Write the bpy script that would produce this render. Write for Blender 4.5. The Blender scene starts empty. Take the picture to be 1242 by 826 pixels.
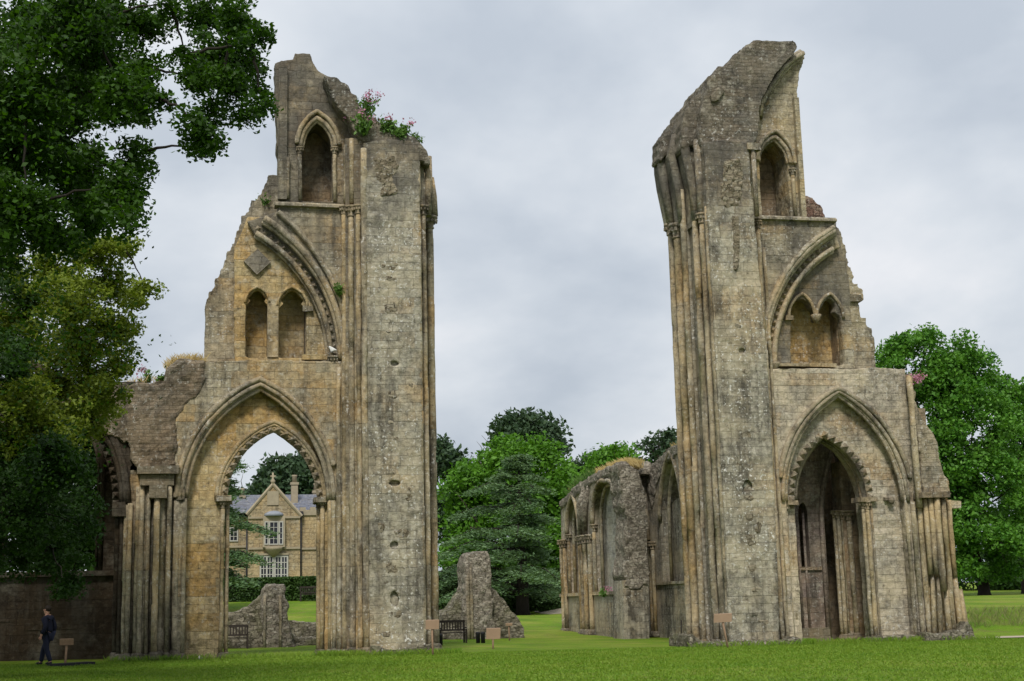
import bpy, bmesh, math, random
import numpy as np
from mathutils import Vector, Matrix, noise
from mathutils.geometry import tessellate_polygon

random.seed(7)
RNG = np.random.default_rng(11)
SC = bpy.context.scene
COL = SC.collection
R = math.radians

# ------------------------------------------------------------------ camera
IW, IH, F = 1242.0, 826.0, 1693.0
CAM = Vector((0.0, -48.0, 1.65))
YAW, PITCH, ROLL = R(12.248), R(10.678), R(1.466)
DV = Vector((math.sin(YAW) * math.cos(PITCH), math.cos(YAW) * math.cos(PITCH), math.sin(PITCH)))
_r = Vector((math.cos(YAW), -math.sin(YAW), 0)); _u = _r.cross(DV)
RV = _r * math.cos(ROLL) - _u * math.sin(ROLL)
UV = _u * math.cos(ROLL) + _r * math.sin(ROLL)

def ray(px, py):
    return DV + RV * ((px - IW / 2) / F) + UV * ((IH / 2 - py) / F)
def W(px, py, y=0.0):
    """photo measurement -> (X, Z) on the vertical plane at depth y"""
    v = ray(px, py); t = (y - CAM.y) / v.y
    return (v.x * t, CAM.z + v.z * t)
def WX(px, py, x):
    """photo measurement -> (Y, Z) on the vertical plane X = x"""
    v = ray(px, py); t = (x - CAM.x) / v.x
    return (CAM.y + v.y * t, CAM.z + v.z * t)
def W3(px, py, y):
    a = W(px, py, y); return Vector((a[0], y, a[1]))

cam = bpy.data.cameras.new('camera'); camo = bpy.data.objects.new('camera', cam); COL.objects.link(camo)
cam.sensor_width = 36; cam.lens = 36 * F / IW; cam.clip_end = 5000; cam.clip_start = 0.1
camo.matrix_world = Matrix(((RV.x, UV.x, -DV.x, CAM.x), (RV.y, UV.y, -DV.y, CAM.y), (RV.z, UV.z, -DV.z, CAM.z), (0, 0, 0, 1)))
SC.camera = camo

# ------------------------------------------------------------------ ground height
def ss(t):
    t = min(1.0, max(0.0, t)); return t * t * (3 - 2 * t)
def G(x, y):
    b = 0.10 - 0.007 * (x - 3)
    b = max(-0.25, min(0.2, b))
    wr = ss((x - 23) / 6.0)
    la = 2.15 + (0.85 - 2.15) * ss((x - 6) / 14.0)
    zl = la * ss((y - 15) / 34.0)
    zr = 1.05 * ss((y - 4.5) / 7.0) + 0.5 * ss((y - 14) / 22.0)
    z = b + zl * (1 - wr) + zr * wr
    z += 2.0 * ss((y - 60) / 120.0)
    if y < -3: z += 0.05 * noise.noise(Vector((x * 0.15, y * 0.15, 0)))
    return z

# ------------------------------------------------------------------ material helpers
class NT:
    def __init__(s, name):
        s.m = bpy.data.materials.new(name); s.m.use_nodes = True
        s.t = s.m.node_tree; s.t.nodes.clear()
        s.out = s.t.nodes.new('ShaderNodeOutputMaterial')
    def n(s, typ, **kw):
        nd = s.t.nodes.new('ShaderNode' + typ)
        for k, v in kw.items(): setattr(nd, k, v)
        return nd
    def l(s, a, b): s.t.links.new(a, b)
    def put(s, sock, v):
        if hasattr(v, 'is_linked') or hasattr(v, 'links'): s.l(v, sock)
        else: sock.default_value = v
    def math(s, op, a, b=0.0, c=None):
        nd = s.n('Math', operation=op); s.put(nd.inputs[0], a); s.put(nd.inputs[1], b)
        if c is not None: s.put(nd.inputs[2], c)
        return nd.outputs[0]
    def noise(s, vec, scale, detail=4, rough=0.55, dist=0.0):
        nd = s.n('TexNoise'); s.l(vec, nd.inputs['Vector'])
        nd.inputs['Scale'].default_value = scale; nd.inputs['Detail'].default_value = detail
        nd.inputs['Roughness'].default_value = rough; nd.inputs['Distortion'].default_value = dist
        return nd.outputs['Fac']
    def ramp(s, fac, *stops):
        nd = s.n('ValToRGB'); s.l(fac, nd.inputs[0]); e = nd.color_ramp.elements
        while len(e) < len(stops): e.new(0.5)
        for i, (p, c) in enumerate(stops):
            e[i].position = p; e[i].color = (c, c, c, 1) if isinstance(c, (int, float)) else (*c, 1)
        return nd.outputs[0]
    def mix(s, fac, a, b, mode='MIX'):
        nd = s.n('Mix', data_type='RGBA', blend_type=mode)
        s.put(nd.inputs[0], fac)
        for sock, v in ((nd.inputs[6], a), (nd.inputs[7], b)):
            if isinstance(v, tuple): sock.default_value = (*v, 1)
            else: s.l(v, sock)
        return nd.outputs[2]
    def scale(s, vec, x, y, z):
        nd = s.n('Mapping'); s.l(vec, nd.inputs[0]); nd.inputs['Scale'].default_value = (x, y, z)
        return nd.outputs[0]
    def pos(s): return s.n('NewGeometry').outputs['Position']
    def bump(s, h, strength=0.5, dist=0.03):
        nd = s.n('Bump'); nd.inputs['Strength'].default_value = strength; nd.inputs['Distance'].default_value = dist
        s.l(h, nd.inputs['Height']); return nd.outputs[0]
    def done(s, color, rough=0.9, normal=None, spec=0.2, **kw):
        p = s.n('BsdfPrincipled')
        s.put(p.inputs['Base Color'], (*color, 1) if isinstance(color, tuple) else color)
        s.put(p.inputs['Roughness'], rough); p.inputs['Specular IOR Level'].default_value = spec
        if normal is not None: s.l(normal, p.inputs['Normal'])
        for k, v in kw.items(): p.inputs[k].default_value = v
        s.l(p.outputs[0], s.out.inputs[0]); return s.m

def ashlar(name, c1, c2, ochre=(0.44, 0.265, 0.085), ochre_amt=0.65, ochre_thr=0.51, grime=0.75, lichen=0.6, bw=0.58, rh=0.29,
           crust=None, mortar=0.66, pink=0.0, up=1.14, blocky=1.0, vary=0.22, pale=0.5):
    c1 = tuple(v * up * 1.06 for v in c1); c2 = tuple(v * up * .86 for v in c2)
    k = NT(name); p = k.pos()
    sp = k.n('SeparateXYZ'); k.l(p, sp.inputs[0])
    u = k.math('ADD', sp.outputs[0], sp.outputs[1])
    d = k.noise(p, 1.3, 2); d2 = k.noise(p, 2.1, 2)
    zc = k.n('CombineXYZ'); k.l(sp.outputs[2], zc.inputs[2]); zr = k.noise(zc.outputs[0], 1.1, 1)
    u2 = k.math('ADD', u, k.math('MULTIPLY', k.math('SUBTRACT', d, 0.5), 0.22))
    v2 = k.math('ADD', sp.outputs[2], k.math('MULTIPLY', k.math('SUBTRACT', d2, 0.5), 0.08))
    v2 = k.math('ADD', v2, k.math('MULTIPLY', zr, vary * 1.4))          # courses of uneven height
    cb = k.n('CombineXYZ'); k.l(u2, cb.inputs[0]); k.l(v2, cb.inputs[1])
    br = k.n('TexBrick'); k.l(cb.outputs[0], br.inputs['Vector'])
    m = tuple((x + y) * .5 * mortar for x, y in zip(c1, c2))
    for nm, c in (('Color1', c1), ('Color2', c2), ('Mortar', m)): br.inputs[nm].default_value = (*c, 1)
    br.inputs['Scale'].default_value = 1; br.inputs['Mortar Size'].default_value = 0.010 * min(1, rh / .25); br.inputs['Mortar Smooth'].default_value = 0.6
    br.inputs['Brick Width'].default_value = bw; br.inputs['Row Height'].default_value = rh
    br.squash = 0.7; br.squash_frequency = 3
    avg = tuple((x + y) / 2 for x, y in zip(c1, c2))
    vis = k.ramp(k.noise(p, 0.9, 4, .6), (0.40, 0.12), (0.62, 0.9))          # joints come and go
    col = k.mix(vis, avg, br.outputs['Color'])
    br2 = k.n('TexBrick'); k.l(cb.outputs[0], br2.inputs['Vector'])
    br2.inputs['Color1'].default_value = (0, 0, 0, 1); br2.inputs['Color2'].default_value = (1, 1, 1, 1); br2.inputs['Mortar'].default_value = (0.5, 0.5, 0.5, 1)
    br2.inputs['Scale'].default_value = 1; br2.inputs['Brick Width'].default_value = bw * 2; br2.inputs['Row Height'].default_value = rh * 2
    br2.inputs['Mortar Size'].default_value = 0.0
    big = k.noise(p, 0.30, 6, 0.62)
    bb = k.math('ADD', big, k.math('MULTIPLY', k.math('SUBTRACT', br2.outputs['Color'], 0.5), 0.2))
    col = k.mix(k.math('MULTIPLY', k.ramp(bb, (ochre_thr - 0.05, 0.0), (ochre_thr + 0.10, 1.0)), ochre_amt), col, ochre)
    if pink: col = k.mix(pink, col, (0.28, 0.20, 0.18))
    # cool weathered patches, rain streaks and grime
    cool = k.noise(p, 0.75, 6, 0.68)
    col = k.mix(k.math('MULTIPLY', k.ramp(cool, (0.48, 0.0), (0.62, 1.0)), grime * 0.6), col, (0.235, 0.22, 0.175))
    st = k.noise(k.scale(p, 1.7, 1.7, 0.2), 1.1, 7, 0.66)
    col = k.mix(k.math('MULTIPLY', k.ramp(st, (0.47, 0.0), (0.62, 1.0)), grime), col, (0.085, 0.075, 0.06))
    fine = k.noise(p, 5.5, 10, 0.78)
    col = k.mix(0.9, col, k.ramp(fine, (0.30, 0.15), (0.45, 0.66), (0.56, 1.0), (0.70, 1.45)), 'MULTIPLY')
    bl = k.noise(p, 2.3, 6, 0.7)
    col = k.mix(k.math('MULTIPLY', k.ramp(bl, (0.55, 0.0), (0.66, 1.0)), pale), col, (0.44, 0.41, 0.33))
    hu = k.noise(p, 0.55, 7, 0.7)
    col = k.mix(k.math('MULTIPLY', k.ramp(hu, (0.46, 0.0), (0.6, 1.0)), 0.45), col, tuple(v * w for v, w in zip(c1, (1.18, 1.10, .95))))
    dk = k.noise(k.scale(p, 1, 1, 1.6), 3.4, 7, 0.74)
    col = k.mix(k.math('MULTIPLY', k.ramp(dk, (0.58, 0.0), (0.66, 1.0)), 0.7), col, (0.09, 0.073, 0.048))
    # pale lichen flecks
    lf = k.noise(p, 9.0, 5, 0.65); la = k.noise(p, 0.5, 4, 0.6)
    lm = k.math('MULTIPLY', k.ramp(lf, (0.575, 0.0), (0.625, 1.0)), k.ramp(la, (0.42, 0.05), (0.58, 1.0)))
    col = k.mix(k.math('MULTIPLY', lm, lichen), col, (0.66, 0.65, 0.60))
    if crust:
        z0, z1, amt = crust
        mr = k.n('MapRange'); k.l(sp.outputs[2], mr.inputs[0]); mr.inputs[1].default_value = z0; mr.inputs[2].default_value = z1
        cf = k.math('ADD', mr.outputs[0], k.math('MULTIPLY', k.math('SUBTRACT', k.noise(p, 0.8, 6, 0.65), 0.5), 1.8))
        col = k.mix(k.math('MULTIPLY', k.ramp(cf, (0.4, 0.0), (0.85, 1.0)), amt), col, k.mix(fine, (0.045, 0.04, 0.034), (0.12, 0.112, 0.098)))
    pit = k.noise(p, 17.0, 5, 0.75)
    h = k.math('ADD', k.math('MULTIPLY', br.outputs['Fac'], -0.5 * blocky), k.math('ADD', k.math('MULTIPLY', fine, 1.2), k.math('MULTIPLY', pit, 0.4)))
    h = k.math('ADD', h, k.math('MULTIPLY', br2.outputs['Color'], 0.2 * blocky))
    return k.done(col, 0.95, k.bump(h, 1.0, 0.06), 0.12)

def rubble(name, dark, mid, pale, scale=3.2, moss=0.0, flat=1.9):
    k = NT(name); p0 = k.pos()
    dn = k.n('TexNoise'); k.l(p0, dn.inputs['Vector']); dn.inputs['Scale'].default_value = 3.0; dn.inputs['Detail'].default_value = 5; dn.inputs['Roughness'].default_value = .65
    va = k.n('VectorMath', operation='MULTIPLY_ADD'); k.l(dn.outputs['Color'], va.inputs[0]); va.inputs[1].default_value = (0.22,) * 3; k.l(p0, va.inputs[2])
    p = k.scale(va.outputs[0], 1, 1, flat)
    F1 = k.n('TexVoronoi', distance='CHEBYCHEV'); F2 = k.n('TexVoronoi', feature='F2', distance='CHEBYCHEV')
    for v in (F1, F2): k.l(p, v.inputs['Vector']); v.inputs['Scale'].default_value = scale
    gap = k.math('SUBTRACT', F2.outputs['Distance'], F1.outputs['Distance'])
    val = k.n('SeparateColor'); k.l(F1.outputs['Color'], val.inputs[0])
    col = k.ramp(val.outputs[0], (0.0, dark), (0.5, mid), (1.0, pale))
    big = k.noise(p0, 0.5, 6, 0.65)
    col = k.mix(k.ramp(big, (0.42, 0.0), (0.66, 0.7)), col, tuple(v * .5 for v in mid))
    bl = k.noise(p0, 1.9, 6, 0.7)
    col = k.mix(k.ramp(bl, (0.52, 0.0), (0.66, 0.6)), col, pale)
    ed = k.math('ADD', k.ramp(gap, (0.01, 0.0), (0.12, 1.0)), k.math('MULTIPLY', k.noise(p0, 2.7, 4), .5))
    col = k.mix(k.ramp(ed, (0.15, 0.0), (0.6, 1.0)), tuple(v * .42 for v in mid), col)
    fine = k.noise(p0, 7.0, 10, 0.8)
    col = k.mix(0.9, col, k.ramp(fine, (0.28, 0.25), (0.5, 0.8), (0.72, 1.25)), 'MULTIPLY')
    lf = k.noise(p0, 8.0, 5, 0.65)
    col = k.mix(k.math('MULTIPLY', k.ramp(lf, (0.60, 0.0), (0.66, 1.0)), 0.6), col, (0.5, 0.49, 0.45))
    if moss:
        col = k.mix(k.math('MULTIPLY', k.ramp(k.noise(p0, 1.3, 4), (0.5, 0.0), (0.62, 1.0)), moss), col, (0.10, 0.115, 0.03))
    h = k.math('ADD', k.ramp(ed, (0.1, 0.0), (0.8, 1.0)), k.math('MULTIPLY', fine, 0.9))
    return k.done(col, 0.95, k.bump(h, 1.0, 0.1), 0.1)

def plain(name, c, rough=0.8, var=0.35, sc=6.0, spec=0.2, stretch=(1, 1, 1), **kw):
    k = NT(name); p = k.scale(k.pos(), *stretch)
    f = k.noise(p, sc, 6, 0.65)
    col = k.mix(1.0, c, k.ramp(f, (0.25, 1 - var), (0.75, 1.0)), 'MULTIPLY')
    return k.done(col, rough, k.bump(f, 0.3, 0.02), spec, **kw)

def leafmat(name, c1, c2, c3, trans=0.3):
    k = NT(name); g = k.n('NewGeometry')
    ri = g.outputs['Random Per Island']
    col = k.ramp(ri, (0.0, c1), (0.55, c2), (1.0, c3))
    big = k.noise(g.outputs['Position'], 0.6, 3)
    col = k.mix(k.ramp(big, (0.35, 0.0), (0.65, 0.55)), col, c3)
    a = k.n('BsdfPrincipled'); k.l(col, a.inputs['Base Color']); a.inputs['Roughness'].default_value = 0.55; a.inputs['Specular IOR Level'].default_value = 0.25
    b = k.n('BsdfTranslucent'); k.l(k.mix(1.0, col, (1.25, 1.25, 0.6), 'MULTIPLY'), b.inputs['Color'])
    ms = k.n('MixShader'); ms.inputs[0].default_value = trans
    k.l(a.outputs[0], ms.inputs[1]); k.l(b.outputs[0], ms.inputs[2]); k.l(ms.outputs[0], k.out.inputs[0])
    return k.m

M = {}
GREY1, GREY2 = (0.37, 0.33, 0.24), (0.275, 0.24, 0.17)
M['stone'] = ashlar('weathered_ashlar', GREY1, GREY2, ochre_amt=.7, crust=(7.5, 13.0, .7))
M['stone_pier'] = ashlar('grey_pier_ashlar', (0.37, 0.345, 0.275), (0.28, 0.258, 0.20), ochre_amt=0.4, ochre_thr=0.56, grime=0.8, lichen=0.95, bw=0.60, rh=0.31, crust=(11.0, 20.0, 0.85))
M['stone_upper'] = ashlar('upper_ashlar', (0.33, 0.295, 0.22), (0.24, 0.21, 0.15), ochre_amt=0.5, crust=(8.0, 22.0, 0.8), lichen=0.6)
M['stone_clear'] = ashlar('clerestory_ashlar', (0.37, 0.32, 0.22), (0.27, 0.23, 0.155), ochre_amt=0.6, ochre_thr=.5, grime=.6, lichen=0.5, rh=.25, bw=.5)
M['stone_gold'] = ashlar('golden_ashlar', (0.45, 0.36, 0.205), (0.35, 0.275, 0.15), ochre_amt=0.75, ochre_thr=0.45, grime=0.45, lichen=0.4)
M['stone_pale'] = ashlar('pale_ashlar', (0.45, 0.405, 0.315), (0.36, 0.32, 0.245), ochre_amt=0.5, ochre_thr=0.54, grime=0.5, lichen=0.5, pink=0.1, crust=(8.8, 12.2, 0.6), rh=.25, bw=.5)
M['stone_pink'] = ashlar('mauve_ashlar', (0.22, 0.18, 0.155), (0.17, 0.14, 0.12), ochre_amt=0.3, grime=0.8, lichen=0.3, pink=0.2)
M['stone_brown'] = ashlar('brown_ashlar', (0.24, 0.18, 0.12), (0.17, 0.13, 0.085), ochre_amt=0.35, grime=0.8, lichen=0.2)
M['stone_shade'] = ashlar('shade_dark_ashlar', (0.05, 0.038, 0.026), (0.034, 0.026, 0.018), ochre=(.06,.04,.022), ochre_amt=0.35, grime=0.8, lichen=0.03, up=1.0, pale=0.06)  # chapel stone darkened in its colour to carry the shade under the trees
M['shaft'] = ashlar('shaft_stone', (0.35, 0.305, 0.215), (0.265, 0.23, 0.16), ochre_amt=0.55, ochre_thr=0.5, grime=0.8, lichen=0.55, bw=3.0, rh=0.8)
M['shaft_gold'] = ashlar('golden_shaft_stone', (0.38, 0.31, 0.195), (0.30, 0.24, 0.145), ochre_amt=0.5, ochre_thr=0.5, grime=0.75, lichen=0.4, bw=3.0, rh=0.8)
M['mould'] = ashlar('moulding_stone', (0.34, 0.30, 0.225), (0.26, 0.225, 0.16), ochre_amt=0.5, grime=0.9, lichen=0.6, bw=0.8, rh=0.6)
M['carved'] = ashlar('carved_stone', (0.25, 0.215, 0.155), (0.19, 0.16, 0.115), ochre_amt=0.35, grime=0.9, lichen=0.5, bw=0.9, rh=0.7)
M['dark_stone'] = ashlar('sooty_ashlar', (0.17, 0.15, 0.115), (0.12, 0.105, 0.08), ochre_amt=0.2, grime=0.8, lichen=0.3, pale=.2)
M['rubble'] = rubble('rubble_core', (0.22, 0.19, 0.15), (0.33, 0.29, 0.23), (0.48, 0.44, 0.36), 4.6, flat=2.3)
M['rubble_dark'] = rubble('dark_rubble', (0.075, 0.066, 0.055), (0.12, 0.108, 0.09), (0.2, 0.18, 0.145), 3.6, flat=3.6)
M['crust'] = ashlar('dark_coursed_rubble', (0.15, 0.135, 0.11), (0.085, 0.078, 0.066), ochre=(0.2, 0.15, 0.09), ochre_amt=0.35, ochre_thr=.55, grime=.6, lichen=.5, bw=.42, rh=.14, mortar=.45, vary=.12, blocky=1.6)
M['crust_brown'] = ashlar('brown_coursed_rubble', (0.19, 0.155, 0.115), (0.095, 0.077, 0.058), ochre=(0.2, 0.14, 0.08), ochre_amt=0.5, ochre_thr=.5, grime=.6, lichen=.35, bw=.36, rh=.13, mortar=.35, vary=.12, blocky=2.2, pale=.2)
M['coursed'] = ashlar('coursed_rubble', (0.30, 0.265, 0.20), (0.17, 0.145, 0.105), ochre_amt=0.3, ochre_thr=.55, grime=.8, lichen=.5, bw=.38, rh=.16, mortar=.35, vary=.15, blocky=2)
M['scar'] = rubble('stone_scar', (0.24, 0.20, 0.135), (0.32, 0.27, 0.185), (0.42, 0.375, 0.28), 3.6, flat=1.8)
M['rubble_low'] = rubble('mossy_rubble', (0.14, 0.125, 0.09), (0.24, 0.215, 0.16), (0.4, 0.36, 0.28), 3.8, moss=0.3, flat=2.2)

# ------------------------------------------------------------------ object helpers
class Thing:
    def __init__(s, name, label, cat, loc=(0, 0, 0), group=None, kind=None):
        o = bpy.data.objects.new(name, None); COL.objects.link(o); o.location = loc
        o.empty_display_size = 0.3
        o['label'] = label; o['category'] = cat
        if group: o['group'] = group
        if kind: o['kind'] = kind
        s.o = o; s.loc = Vector(loc)

def link_mesh(name, me, mat, parent=None, base=None, label=None):
    o = bpy.data.objects.new(name, me); COL.objects.link(o)
    me.name = name
    if mat is not None: me.materials.append(M[mat] if isinstance(mat, str) else mat)
    if parent is not None:
        po = parent.o if isinstance(parent, Thing) else parent
        o.parent = po
    if label: o['label'] = label
    return o

def root_loc(parent):
    if parent is None: return Vector((0, 0, 0))
    o = parent.o if isinstance(parent, Thing) else parent
    v = Vector((0, 0, 0))
    while o is not None:
        v += Vector(o.location); o = o.parent
    return v

class MB:
    """collects shapes in world coordinates; build() links them as ONE mesh"""
    def __init__(s): s.v = []; s.f = []; s.smooth = []
    def add(s, vs, fs, smooth=False):
        b = len(s.v); s.v.extend([tuple(a) for a in vs]); s.f.extend([tuple(i + b for i in f) for f in fs]); s.smooth.extend([smooth] * len(fs)); return s
    def box(s, x0, x1, y0, y1, z0, z1, j=0.0):
        v = [(x, y, z) for z in (z0, z1) for y in (y0, y1) for x in (x0, x1)]
        if j: v = [(a + random.uniform(-j, j), b + random.uniform(-j, j), c + random.uniform(-j, j)) for a, b, c in v]
        return s.add(v, [(0, 2, 3, 1), (4, 5, 7, 6), (0, 1, 5, 4), (2, 6, 7, 3), (0, 4, 6, 2), (1, 3, 7, 5)])
    def obox(s, c, ux, uy, uz, hx, hy, hz):
        c = Vector(c); v = []
        for k in (-1, 1):
            for j in (-1, 1):
                for i in (-1, 1): v.append(c + ux * (i * hx) + uy * (j * hy) + uz * (k * hz))
        return s.add(v, [(0, 2, 3, 1), (4, 5, 7, 6), (0, 1, 5, 4), (2, 6, 7, 3), (0, 4, 6, 2), (1, 3, 7, 5)])
    def tube(s, pts, rads, n=10, smooth=True, caps=True):
        pts = [Vector(p) for p in pts]; N = len(pts)
        if not hasattr(rads, '__len__'): rads = [rads] * N
        vs = []; up = None
        for i, p in enumerate(pts):
            t = (pts[min(i + 1, N - 1)] - pts[max(i - 1, 0)])
            t = t.normalized() if t.length > 1e-9 else Vector((0, 0, 1))
            if up is None:
                up = Vector((0, 1, 0)) if abs(t.y) < 0.9 else Vector((1, 0, 0))
            a = (up - t * up.dot(t)).normalized(); up = a; b = t.cross(a)
            for k in range(n):
                w = 2 * math.pi * k / n; vs.append(p + (a * math.cos(w) + b * math.sin(w)) * rads[i])
        fs = [(i * n + k, i * n + (k + 1) % n, (i + 1) * n + (k + 1) % n, (i + 1) * n + k) for i in range(N - 1) for k in range(n)]
        s.add(vs, fs, smooth)
        if caps:
            b = len(s.v) - len(vs)
            s.f.append(tuple(b + k for k in range(n))[::-1]); s.smooth.append(False)
            s.f.append(tuple(b + (N - 1) * n + k for k in range(n))); s.smooth.append(False)
        return s
    def lathe(s, x, y, prof, n=14, smooth=True):
        """prof: (radius, z)"""
        return s.tube([(x, y, z + 1e-6 * i) for i, (r, z) in enumerate(prof)], [r for r, z in prof], n, smooth)
    def sweep(s, path, prof, y0=0.0, closed=True, smooth=False):
        """path in XZ; prof: list of (normal offset, y offset) closed polygon"""
        N = len(path); vs = []
        for i in range(N):
            a = path[max(0, i - 1)]; b = path[min(N - 1, i + 1)]
            tx, tz = b[0] - a[0], b[1] - a[1]; L = math.hypot(tx, tz) or 1
            nx, nz = -tz / L, tx / L
            for (o, y) in prof: vs.append((path[i][0] + nx * o, y0 + y, path[i][1] + nz * o))
        n = len(prof)
        fs = [(i * n + k, i * n + (k + 1) % n, (i + 1) * n + (k + 1) % n, (i + 1) * n + k) for i in range(N - 1) for k in range(n)]
        s.add(vs, fs, smooth); b = len(s.v) - len(vs)
        s.f.append(tuple(b + k for k in range(n))); s.smooth.append(False)
        s.f.append(tuple(b + (N - 1) * n + k for k in range(n))[::-1]); s.smooth.append(False)
        return s
    def slab(s, outline, holes=(), y0=0.0, y1=1.0, relief=None, axis='y'):
        """outline/holes in (X,Z), extruded from y0 to y1; axis 'x': (Y,Z) extruded along X"""
        loops = [list(outline)] + [list(h) for h in holes]
        flat = [p for l in loops for p in l]
        tri = tessellate_polygon([[Vector((p[0], p[1], 0)) for p in l] for l in loops])
        n = len(flat)
        mk = (lambda p, d: (p[0], d, p[1])) if axis == 'y' else (lambda p, d: (d, p[0], p[1]))
        vs = [mk(p, y0) for p in flat] + [mk(p, y1) for p in flat]
        fs = [tuple(t) for t in tri] + [tuple(i + n for i in reversed(t)) for t in tri]
        b = 0
        for l in loops:
            m = len(l)
            for i in range(m):
                j = (i + 1) % m; fs.append((b + i, b + j, n + b + j, n + b + i))
            b += m
        s.add(vs, fs)
        if relief:
            prob, amp, bw, rh = relief
            xs = [p[0] for p in outline]; zs = [p[1] for p in outline]
            for r in range(int(min(zs) / rh) - 1, int(max(zs) / rh) + 1):
                for c in range(int((min(xs) + y0) / bw) - 2, int((max(xs) + y0) / bw) + 2):
                    if random.random() > prob: continue
                    off = bw * 0.5 if r % 2 == 0 else 0
                    x0 = c * bw - off - y0 + 0.012; x1 = x0 + bw - 0.024; z0 = r * rh + 0.012; z1 = z0 + rh - 0.024
                    ok = all(inside((x, z), outline) and not any(inside((x, z), h) for h in holes)
                             for x in (x0 - 0.03, (x0 + x1) / 2, x1 + 0.03) for z in (z0 - 0.03, z1 + 0.03))
                    if not ok: continue
                    a = random.uniform(0.012, amp)
                    if axis == 'y': s.box(x0, x1, y0 - a, y0 + 0.05, z0, z1, 0.008)
        return s
    def build(s, name, mat, parent=None, label=None, recalc=True):
        me = bpy.data.meshes.new(name); L = root_loc(parent)
        me.from_pydata([(a - L.x, b - L.y, c - L.z) for a, b, c in s.v], [], s.f)
        me.polygons.foreach_set('use_smooth', s.smooth)
        if recalc:
            bm = bmesh.new(); bm.from_mesh(me); bmesh.ops.recalc_face_normals(bm, faces=bm.faces); bm.to_mesh(me); bm.free()
        me.update()
        return link_mesh(name, me, mat, parent, label=label)

def inside(p, poly):
    x, y = p; c = False; j = len(poly) - 1
    for i in range(len(poly)):
        xi, yi = poly[i]; xj, yj = poly[j]
        if (yi > y) != (yj > y) and x < (xj - xi) * (y - yi) / (yj - yi) + xi: c = not c
        j = i
    return c

def pw(pts, y): return [W(a, b, y) for a, b in pts]

def jag(poly, step=0.35, amp=0.12, closed=True, seed=0, keep=None):
    """break long edges of an outline into irregular stone-sized steps"""
    rnd = random.Random(seed); out = []; n = len(poly)
    for i in range(n if closed else n - 1):
        a = poly[i]; b = poly[(i + 1) % n]; out.append(a)
        if keep and keep(a, b): continue
        L = math.hypot(b[0] - a[0], b[1] - a[1]); m = int(L / step)
        if m < 1: continue
        nx, nz = -(b[1] - a[1]) / L, (b[0] - a[0]) / L
        for k in range(1, m + 1):
            t = (k + rnd.uniform(-0.3, 0.3)) / (m + 1); o = rnd.uniform(-amp, amp)
            out.append((a[0] + (b[0] - a[0]) * t + nx * o, a[1] + (b[1] - a[1]) * t + nz * o))
    if not closed: out.append(poly[-1])
    return out

def steps(pts):
    """turn a sloping broken edge into uneven stone courses: each piece becomes a riser and a tread"""
    out = [pts[0]]
    for a, b in zip(pts, pts[1:]):
        t = 0.0; H = abs(b[1] - a[1]) + 1e-6
        while t < 1:
            t2 = min(1.0, t + random.uniform(.13, .36) / H)
            if 1 - t2 < .08 / H: t2 = 1.0
            p = (a[0] + (b[0] - a[0]) * t, a[1] + (b[1] - a[1]) * t); q = (a[0] + (b[0] - a[0]) * t2, a[1] + (b[1] - a[1]) * t2)
            e = random.uniform(-.07, .05)
            out.append((p[0] + e, q[1] - random.uniform(0, .05))); out.append(((p[0] + q[0]) / 2 + e * .5, q[1] + random.uniform(-.03, .02))); out.append(q); t = t2
    return out

def arch(xl, xr, zs, xa, za, n=14, zb=None, zsr=None):
    """pointed arch from left springing over the apex to right springing; zb adds straight jambs down to zb"""
    zr = zs if zsr is None else zsr
    def half(w, h):
        Rr = (w * w + h * h) / (2 * w); t1 = math.asin(min(1, h / Rr)) if Rr > w else math.pi / 2
        if w > Rr: t1 = math.pi - math.asin(min(1, h / Rr))
        return [(Rr - Rr * math.cos(t1 * k / n), Rr * math.sin(t1 * k / n)) for k in range(n + 1)]
    L = [(xl + a, zs + b) for a, b in half(xa - xl, za - zs)]
    Rt = [(xr - a, zr + b) for a, b in half(xr - xa, za - zr)][::-1]
    pts = L + Rt[1:]
    if zb is not None: pts = [(xl, zb)] + pts + [(xr, zb)]
    return pts

def parch(l, r, a, y, zb=None, n=14):
    """arch from photo measurements l (left spring), r (right spring), a (apex) on plane y"""
    L, Rr, A = W(*l, y), W(*r, y), W(*a, y)
    return arch(L[0], Rr[0], L[1], A[0], A[1], n, zb, zsr=Rr[1])

def cut(path, keep): return [p for p in path if keep(p)]

def roll(r, n=8): return [(r * math.cos(2 * math.pi * k / n), r * math.sin(2 * math.pi * k / n)) for k in range(n)]
def rough_path(path, a=0.012):
    return [(x + random.uniform(-a, a), z + random.uniform(-a, a)) for x, z in path]

def apply_mods(o):
    dg = bpy.context.evaluated_depsgraph_get()
    me = bpy.data.meshes.new_from_object(o.evaluated_get(dg)); old = o.data
    o.modifiers.clear(); o.data = me; me.name = old.name; bpy.data.meshes.remove(old)

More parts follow.
